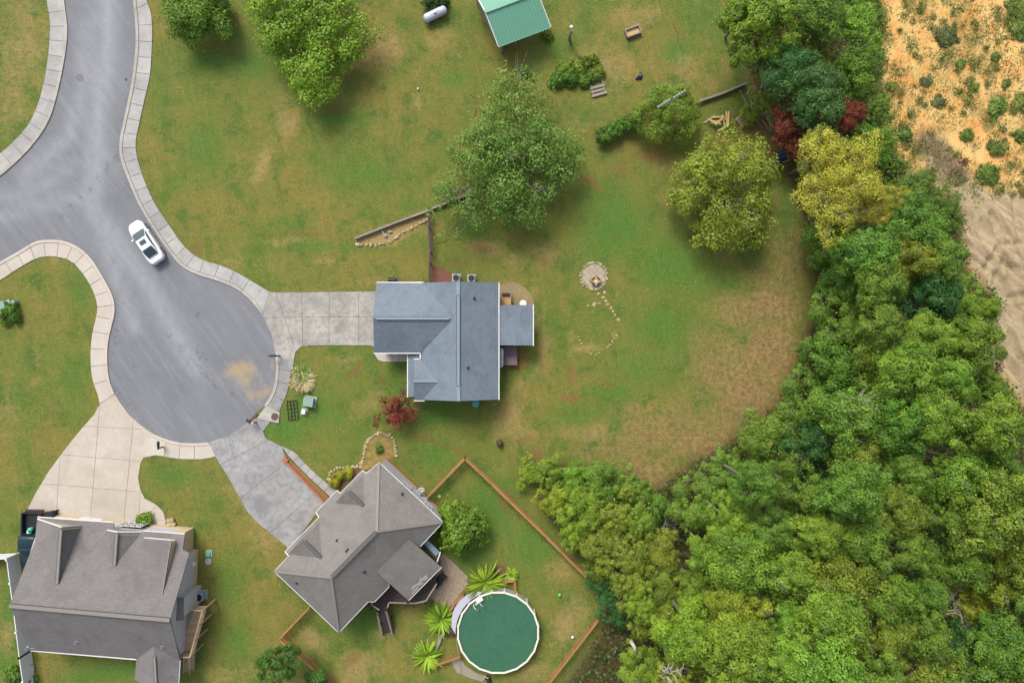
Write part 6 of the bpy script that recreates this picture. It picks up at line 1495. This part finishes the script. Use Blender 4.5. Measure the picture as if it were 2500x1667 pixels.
W = [  # woodland crowns, 2352-wide pixels: x, y, r, colour, height
 (1905, 560, 78, C_GREEN, 9), (1990, 575, 82, C_GREEN, 10), (2080, 600, 78, C_OLIVE, 9), (2160, 600, 52, C_GREEN, 8),
 (1945, 650, 70, C_GREEN, 10), (2020, 660, 78, C_GREEN, 11), (2115, 690, 74, C_DARK, 8), (2205, 690, 58, C_BRIGHT, 6), (2265, 712, 34, C_BRIGHT, 4),
 (1935, 745, 74, C_GREEN, 11), (2030, 760, 86, C_GREEN, 12), (2130, 775, 80, C_BRIGHT, 11), (2215, 790, 66, C_OLIVE, 9),
 (1900, 850, 74, C_GREEN, 11), (1985, 845, 78, C_BRIGHT, 12), (2080, 860, 86, C_BRIGHT, 13), (2180, 870, 80, C_BRIGHT, 12), (2260, 890, 64, C_GREEN, 10),
 (1850, 935, 70, C_GREEN, 11), (1945, 945, 84, C_GREEN, 13), (2050, 975, 66, C_GREEN, 11), (2140, 960, 88, C_BRIGHT, 14), (2240, 985, 82, C_BRIGHT, 13), (2320, 990, 60, C_GREEN, 11),
 (1765, 1010, 76, C_GREEN, 11), (1860, 1030, 60, C_DARK, 9), (1960, 1030, 80, C_OLIVE, 13), (2075, 1090, 70, C_GREEN, 12), (2180, 1070, 90, C_BRIGHT, 14), (2290, 1080, 86, C_GREEN, 13),
 (1655, 1095, 66, C_GREEN, 9), (1735, 1110, 76, C_GREEN, 12), (1840, 1120, 84, C_GREEN, 13), (1950, 1135, 84, C_GREEN, 14), (2050, 1170, 76, C_OLIVE, 13), (2160, 1170, 86, C_GREEN, 14), (2270, 1190, 92, C_OLIVE, 14), (2350, 1160, 60, C_OLIVE, 13),
 (1590, 1165, 58, C_GREEN, 8), (1670, 1190, 76, C_BRIGHT, 11), (1770, 1210, 84, C_GREEN, 13), (1870, 1225, 86, C_BRIGHT, 14), (1975, 1240, 84, C_GREEN, 14), (2080, 1265, 80, C_GREEN, 13), (2185, 1275, 80, C_GREEN, 13), (2300, 1300, 90, C_OLIVE, 13),
 (1620, 1260, 66, C_BRIGHT, 10), (1710, 1290, 80, C_BRIGHT, 13), (1810, 1310, 84, C_BRIGHT, 14), (1915, 1330, 86, C_OLIVE, 14), (2015, 1345, 80, C_BRIGHT, 14), (2110, 1360, 74, C_GREEN, 13), (2225, 1395, 70, C_YEL, 10), (2330, 1400, 76, C_GREEN, 12),
 (1500, 1270, 62, C_OLIVE, 8), (1530, 1340, 58, C_OLIVE, 9), (1600, 1360, 66, C_OLIVE, 10), (1690, 1390, 82, C_LIME, 13), (1790, 1410, 88, C_BRIGHT, 14), (1900, 1430, 88, C_BRIGHT, 15), (2010, 1440, 82, C_OLIVE, 13), (2110, 1450, 78, C_GREEN, 12), (2210, 1480, 76, C_DARK, 11), (2300, 1490, 84, C_GREEN, 13),
 (1510, 1420, 56, C_LIME, 9), (1590, 1450, 74, C_LIME, 12), (1685, 1490, 84, C_LIME, 13), (1790, 1510, 90, C_BRIGHT, 15), (1900, 1530, 90, C_BRIGHT, 15), (2010, 1545, 86, C_GREEN, 14), (2120, 1550, 84, C_OLIVE, 13), (2230, 1560, 80, C_GREEN, 13), (2340, 1560, 80, C_LIME, 13),
 (1470, 1530, 58, C_LIME, 9), (1560, 1550, 74, C_LIME, 11), (1660, 1580, 80, C_LIME, 12)]
rows = {}
for w in W:
    for lim, nm in LAND:
        if w[1] * Z2 < lim: rows.setdefault(nm, []).append(w); break
kk = 0
CN = {C_GREEN: 'mid green', C_BRIGHT: 'bright green', C_OLIVE: 'olive green', C_DARK: 'dark green', C_LIME: 'yellowish green', C_YEL: 'golden'}
for nm, ws in rows.items():
    for i, w in enumerate(sorted(ws, key=lambda q: q[0])):
        kk += 1
        kind = ['broad1', 'broad2', 'round2', 'broad3', 'broad4', 'maple3', 'broad5', 'broad6', 'feather3'][(kk * 5 + i) % 9]
        vr = random.choice((.8, .92, 1.0, 1.08, 1.25))
        hg = w[4] * (random.uniform(.9, 1.15) * (.75 + .4 * vr) if i else .62)
        for _ in range(30):   # keep every foot inside the wood
            zc_ = max(0, hg - w[2] * Z2 * S * .9); f_ = (H - zc_) / H; g_ = P(1250 + (w[0] * Z2 - 1250) * f_, 833.5 + (w[1] * Z2 - 833.5) * f_)
            if inpoly(np.array([g_.x - 1.2]), np.array([g_.y]), WOODS)[0]: break
            hg *= .94
        T(kind, w[0], w[1], w[2] * (.86 * vr if i else 1.0), '%s woodland tree, %s from the left level with %s' % (CN[w[3]], ORD[i], nm), w[3], hg, group='trees of the wood', zs=random.uniform(1.25, 1.75) if i else 1.0)
# thicket between the fence and the wood
TH = [(1215, 1085, 34, C_LIME, 2), (1262, 1080, 44, C_BRIGHT, 3), (1320, 1105, 52, C_BRIGHT, 3.4), (1385, 1110, 56, C_GREEN, 3.2), (1450, 1130, 54, C_GREEN, 3.2), (1505, 1165, 46, C_GREEN, 3), (1275, 1150, 50, C_LIME, 3.5), (1340, 1170, 58, C_LIME, 4.5), (1410, 1190, 62, C_OLIVE, 5), (1470, 1205, 50, C_BRIGHT, 5), (1320, 1225, 44, C_LIME, 3.5), (1385, 1255, 56, C_OLIVE, 5), (1450, 1275, 56, C_OLIVE, 6), (1375, 1310, 40, C_OLIVE, 3.5), (1440, 1340, 54, C_OLIVE, 6.5), (1375, 1335, 34, C_DARK, 3), (1395, 1375, 38, C_DARK, 3.2), (1425, 1415, 38, C_DARK, 3.2), (1470, 1390, 46, C_LIME, 7)]
where = ['lowest yellow green tip of the thicket nearest the lawn corner', 'bright green shrub at the lawn corner of the thicket', 'bright green shrub on the top edge of the thicket, second along', 'green shrub at the middle of the thicket top edge', 'green shrub on the thicket top edge before the dead twigs', 'green shrub at the notch between thicket and tall wood', 'yellow green shrub nearest the long fence', 'large yellow green shrub in the upper thicket', 'olive shrub in the centre of the upper thicket', 'bright green shrub beside the dead twigs', 'yellow green shrub overhanging the middle of the long fence', 'olive shrub in the centre of the lower thicket', 'olive young tree at the edge of the tall wood', 'olive shrub with bare twigs leaning on the fence', 'olive young tree above the three dark shrubs', 'uppermost of the three dark green shrubs by the fence', 'middle of the three dark green shrubs by the fence', 'lowest of the three dark green shrubs by the fence corner', 'yellow green young tree behind the fence corner']
for i, ((x, y, r, c, hg), l) in enumerate(zip(TH, where)): T('shrub%d' % (i % 4 + 1), x, y, r, l, c, hg, name='thicket_shrub', cat='shrub', group='thicket along the long fence')
# shrubs and weeds on the sandy lot
SH = [((2431, 262), 24, 'wide green shrub in the middle of the sandy lot'), ((2492, 252), 20, 'green shrub at the right edge of the sandy lot, upper'), ((2412, 427), 26, 'largest round shrub beside the dirt tracks'), ((2434, 365), 20, 'green shrub above the largest round shrub'), ((2485, 20), 24, 'green shrub at the top right corner'), ((2379, 213), 11, 'small green tuft left of the wide shrub'), ((2455, 204), 12, 'small green tuft above the wide shrub'), ((2345, 157), 11, 'small green tuft in the upper sandy lot'), ((2431, 139), 11, 'small dark tuft near the top right'), ((2489, 330), 16, 'green shrub at the right edge of the sandy lot, lower'), ((2175, 210), 10, 'little green tuft at the wood side of the sandy lot'), ((2310, 90), 26, 'grey green weed patch near the top of the sandy lot'), ((2445, 860), 16, 'green sapling on the dirt tracks by the wood'), ((2290, 250), 16, 'weed tuft left of centre on the sandy lot'), ((2360, 330), 16, 'weed tuft above the heap of brush'), ((2260, 200), 15, 'olive weed patch on the sandy lot'), ((2490, 70), 24, 'green shrub below the top right corner'), ((2210, 330), 18, 'green weeds beside the brush heap'), ((2250, 440), 22, 'green weeds below the brush heap')]
for i, ((x, y), r, l) in enumerate(SH): plant('tuft%d' % (i % 3 + 1), x, y, r * 1.05, l, jit((.11, .15, .03) if i not in (11, 13, 15) else (.11, .12, .05)), max(.3, r * .022), name='shrub', cat='shrub', group='shrubs on the sandy lot', zs=.7)
rs_ = plant('sparse1', 2352, 395, 13, 'small dry red sapling standing on the brush heap', (.13, .03, .03), 1.4, name='sapling', cat='sapling')
plant('sparse3', 2440, 893, 13, 'small dry red branch at the wood edge by the dirt tracks', (.13, .03, .03), 1.0, name='sapling', cat='sapling')

# strap leaved plants, pampas grass: arching blades
def blades(name, n, L, w, rise, seed, spread=1.0, seg=5, mat=None, lo=.25, hi=1.2):
    rng = random.Random(seed); V = []; T_ = []
    for _ in range(n):
        a = rng.uniform(0, 6.283); e = rng.uniform(lo, hi); l = L * rng.uniform(.65, 1.1); tt = rng.random()
        d = Vector((math.cos(a), math.sin(a), 0)); s = Vector((-d.y, d.x, 0)); p = Vector((rng.uniform(-.1, .1), rng.uniform(-.1, .1), .05)) ; ang = e; prev = None
        tw = rng.uniform(-.5, .5)
        for k in range(seg + 1):
            u = k / seg; ww = w * (math.sin(math.pi * min(1, .18 + u * .82)) ** .7) * .5 + .004
            sd = (s * math.cos(tw * u) + Vector((0, 0, 1)) * math.sin(tw * u)) * ww
            cur = (p - sd, p + sd)
            if prev: V += [prev[0], prev[1], cur[1], cur[0]]; T_.append(tt)
            prev = cur; p = p + (d * math.cos(ang) + Vector((0, 0, math.sin(ang)))) * (l / seg); ang -= rise / seg
    return quads(name, np.array([tuple(v) for v in V]), T_, M['leaf'])
def strap_plant(px, py, r, label, seed):
    t = thing('strap_leaved_plant', label, 'plant', P(px, py), 0, 'strap leaved plants by the pool')
    o = bpy.data.objects.new('leaves', blades('leaves', 130, r * S * 1.55, .17, 1.5, seed)); COL.objects.link(o); o.parent = t; o.color = (.16, .24, .02, 1)
    o = bpy.data.objects.new('stem', MBmesh('stem', MB().tube([(0, 0, 0), (0, 0, .5)], [.14, .07], 8), M['bark'])); COL.objects.link(o); o.parent = t
def MBmesh(name, mb, mat):
    me = bpy.data.meshes.new(name); me.from_pydata(mb.v, [], mb.f); me.materials.append(mat); return me
strap_plant(1185, 1419, 40, 'largest strap leaved plant at the top of the pool', 1)
strap_plant(1079, 1508, 34, 'strap leaved plant beside the dark timber steps', 2)
strap_plant(1045, 1597, 31, 'lowest strap leaved plant at the end of the low fence', 3)
strap_plant(1248, 1402, 14, 'small strap leaved plant at the corner of the raised bed', 4)
pg = thing('pampas_grass', 'large pampas grass clump with dry brown skirt by the pavement', 'grass clump', P(742, 925))
for nm, (n, L, w, rise, seed, lo, hi), col in (('green_blades', (120, 1.3, .05, 1.6, 21, .3, 1.2), (.13, .21, .06)), ('dry_blades', (1300, 1.25, .075, .7, 22, -.02, .4), (.34, .26, .175))):
    o = bpy.data.objects.new(nm, blades(nm, n, L, w, rise, seed, lo=lo, hi=hi)); COL.objects.link(o); o.parent = pg; o.color = (*col, 1); o.location = (-.05, .6, 0) if nm == 'green_blades' else (.05, -.15, .08)
for k in range(16):
    a = rad(random.uniform(110, 260)); d = Vector((math.cos(a), math.sin(a), 0)) * random.uniform(.5, 1.2); p = P(742, 925) + d + Vector((0, 0, random.uniform(.9, 1.5)))
    obj('plume', MB().tube([p, p + d * .12 + Vector((0, 0, .15)), p + d * .25 + Vector((0, 0, .22))], [.03, .09, .02], 6), plain('pale plume', A(206, 184, 134), .95, .15) if k == 0 else bpy.data.materials['pale plume'], pg)
    obj('stalk', MB().tube([P(742, 925, .2), p], .012, 4), bpy.data.materials['pale plume'], pg)
# uncountable cover: undergrowth of the wood, weeds on the sand, dead twigs
def scatter(name, label, cat, poly, n, leaf, zr, col, seed, asp=1.5, clumps=None, cz=.4):
    rng = np.random.RandomState(seed); pts = gp(poly); xs = [p.x for p in pts]; ys = [p.y for p in pts]
    x = rng.uniform(max(min(xs), -60), min(max(xs), 62), n * 3); y = rng.uniform(max(min(ys), -46), min(max(ys), 44), n * 3); m = inpoly(x, y, poly); x, y = x[m][:n], y[m][:n]
    if clumps:
        i = rng.randint(0, min(clumps, len(x)), n); cx, cy = x[:clumps], y[:clumps]; i = i % len(cx); sg = rng.uniform(.12, cz, len(cx))
        x = cx[i] + rng.normal(size=n) * sg[i]; y = cy[i] + rng.normal(size=n) * sg[i]
    n = len(x); z = rng.uniform(*zr, n); pos = np.stack([x, y, z], 1)
    nr = rng.normal(size=(n, 3)) * .5 + np.array([0, 0, .8]); nr /= np.linalg.norm(nr, axis=1)[:, None]
    a = np.cross(nr, rng.normal(size=(n, 3))); a /= np.linalg.norm(a, axis=1)[:, None]; b = np.cross(nr, a); s = leaf * rng.uniform(.6, 1.3, n)
    a *= (s * .5 * math.sqrt(asp))[:, None]; b *= (s * .5 / math.sqrt(asp))[:, None]
    V = np.stack([pos - a, pos - b, pos + a, pos + b], 1).reshape(-1, 3)
    o = bpy.data.objects.new(name, quads(name, V, rng.rand(n), M['leaf'])); COL.objects.link(o); o.color = (*col, 1)
    tag(o, label, cat, kind='stuff'); return o
scatter('undergrowth', 'low leafy undergrowth covering the floor of the wood', 'undergrowth', WOODS, 60000, .26, (.1, 1.4), (.045, .075, .018), 4)  # leaf colour darkened, so the shade between the crowns is painted in
scatter('weeds', 'scattered olive weeds growing over the sandy lot', 'weeds', SAND[:7] + [(2340, 480), (2540, 480), (2540, -60)], 36000, .13, (.02, .25), (.12, .135, .04), 9, 3, 420, .62)
scatter('fallen_leaves', 'yellow fallen leaves on the grass under the trees', 'leaves', [(1560, 560), (1700, 600), (1950, 520), (1990, 640), (1900, 760), (1600, 760), (1520, 650)], 420, .075, (.02, .05), (.36, .30, .06), 10, 1.2)
scatter('slope_scrub', 'green scrub on the bank between wood and sandy lot', 'scrub', [(2060, -60), (2150, -60), (2145, 200), (2165, 330), (2215, 430), (2330, 480), (2330, 560), (2200, 500), (2080, 400), (2060, 200)], 16000, .17, (.05, 1.2), (.085, .14, .02), 12, 2.2, 260, .7)
bh = thing('brush_heap', 'grey brown heap of brush and earth at the edge of the dirt tracks', 'brush heap', P(2270, 370))
_r2 = random.Random(9)
mb = MB()
for _ in range(420):
    u = _r2.random(); p = P(2245 + 100 * u + _r2.gauss(0, 14), 320 + 110 * u + _r2.gauss(0, 10), _r2.uniform(.05, .5)); a = _r2.uniform(0, 6.28); mb.tube([p, p + Vector((math.cos(a), math.sin(a), _r2.uniform(-.1, .2))) * _r2.uniform(.3, 1.0)], [.025, .008], 4, False)
obj('twigs', mb, plain('dry brush', A(176, 152, 116), .95, .25), bh)['kind'] = 'stuff'
def dead_twigs(px, py, label, n, r, z, seed, tall=False):
    r_ = random.Random(seed); t = thing('dead_branches', label, 'branches', P(px, py)); mb = MB()
    for _ in range(n):
        p = P(px, py, z) + Vector((r_.gauss(0, r * .25), r_.gauss(0, r * .25), 0)); a = r_.uniform(0, 6.28); e = p + Vector((math.cos(a), math.sin(a), r_.uniform(-.1, .5))) * r * r_.uniform(.5, 1); m_ = p.lerp(e, .5) + Vector((r_.uniform(-.15, .15), r_.uniform(-.15, .15), .15))
        mb.tube([p, m_, e], [.04, .028, .01], 4, False)
        for _ in range(2):
            k = m_.lerp(e, r_.random()); mb.tube([k, k + Vector((r_.uniform(-.5, .5), r_.uniform(-.5, .5), .1))], [.018, .006], 4, False)
    if z > 1: mb.tube([P(px, py, 0), P(px, py, z)], [.12, .06], 6)
    obj('twigs', mb, M['bark_pale'], t)
dead_twigs(1635, 1265, 'bare grey twigs in the gap between thicket and wood', 24, 1.8, .8, 1)
dead_twigs(1850, 265, 'tangle of dead grey branches behind the lumber heap', 26, 2.0, .4, 2)
dead_twigs(2330, 1475, 'large bare white dead branches in the lower right wood', 20, 2.4, 8.5, 3)
dead_twigs(2095, 985, 'pale bare twig cluster in the middle of the wood', 12, 1.3, 12.2, 4)
dead_twigs(1640, 1640, 'pale dead branch cluster at the bottom of the wood', 14, 1.3, 12.0, 5)
dead_twigs(2232, 455, 'bare twigs at the bulge of the wood near the bare earth', 18, 1.5, 3.0, 6)
for (a, b_, l, r_) in (((2184, 985), (2204, 1070), 'fallen pale tree trunk showing through the gap in the wood', .22), ((2160, 974), (2215, 962), 'dark fallen trunk lying across the gap in the wood', .3), ((2176, 1152), (2198, 1172), 'short broken log in the wood below the fallen trunk', .16), ((1540, 1565), (1552, 1592), 'grey bare trunk at the wood edge below the pool fence', .18)):
    o = obj('fallen_log', MB().tube([P(*a, 5.0), P((a[0] + b_[0]) / 2 + 3, (a[1] + b_[1]) / 2, 5.4), P(*b_, 5.2)], [r_, r_ * .85, r_ * .6], 8), M['bark_pale'] if r_ != .3 else M['dark_metal'], None, True); tag(o, l, 'log')

# short grass and straw: real blades over the lawns
def turf():
    rng = np.random.RandomState(77); n = 230000
    x = rng.uniform(-53, 53, n); y = rng.uniform(-36, 36, n)
    road = ROAD_R + ROAD_R2 + ROAD_R3 + ROAD_R4 + ROAD_B1 + ROAD_B2 + ROAD_B3 + ROAD_L2 + ROAD_L1[::-1]
    keep = ~inpoly(x, y, road) & ~inpoly(x, y, SAND) & ~inpoly(x, y, WOODS)
    x, y = x[keep], y[keep]
    straw = np.zeros(x.shape)
    for b in STRAW + [(q[0] * .8,) + tuple(q[1:]) for q in DRY]: straw = np.maximum(straw, b[0] * blob(x, y, *b[1:]))
    dry = rng.rand(len(x)) < np.clip(straw * 1.1, .12, .95)
    for nm, lab, cat, m, col in (('grass', 'short green grass of the lawns', 'grass', ~dry, (.108, .142, .03)), ('dry_grass', 'dry straw coloured grass patches in the lawns', 'grass', dry, (.225, .175, .088))):
        X, Y = x[m], y[m]; k = len(X)
        a = rng.uniform(0, 6.28, k); L = rng.uniform(.05, .13, k); w = rng.uniform(.012, .03, k); up = rng.uniform(.015, .05, k)
        d = np.stack([np.cos(a), np.sin(a), np.zeros(k)], 1); sd = np.stack([-d[:, 1], d[:, 0], np.zeros(k)], 1)
        p = np.stack([X, Y, np.full(k, .006)], 1); tip = p + d * L[:, None] + np.array([0, 0, 1]) * up[:, None]
        V = np.stack([p - sd * w[:, None], p + sd * w[:, None], tip + sd * (w * .4)[:, None], tip - sd * (w * .4)[:, None]], 1).reshape(-1, 3)
        o = bpy.data.objects.new(nm, quads(nm, V, rng.rand(k), M['leaf'])); COL.objects.link(o); o.color = (*col, 1); tag(o, lab, cat, kind='stuff')
turf()
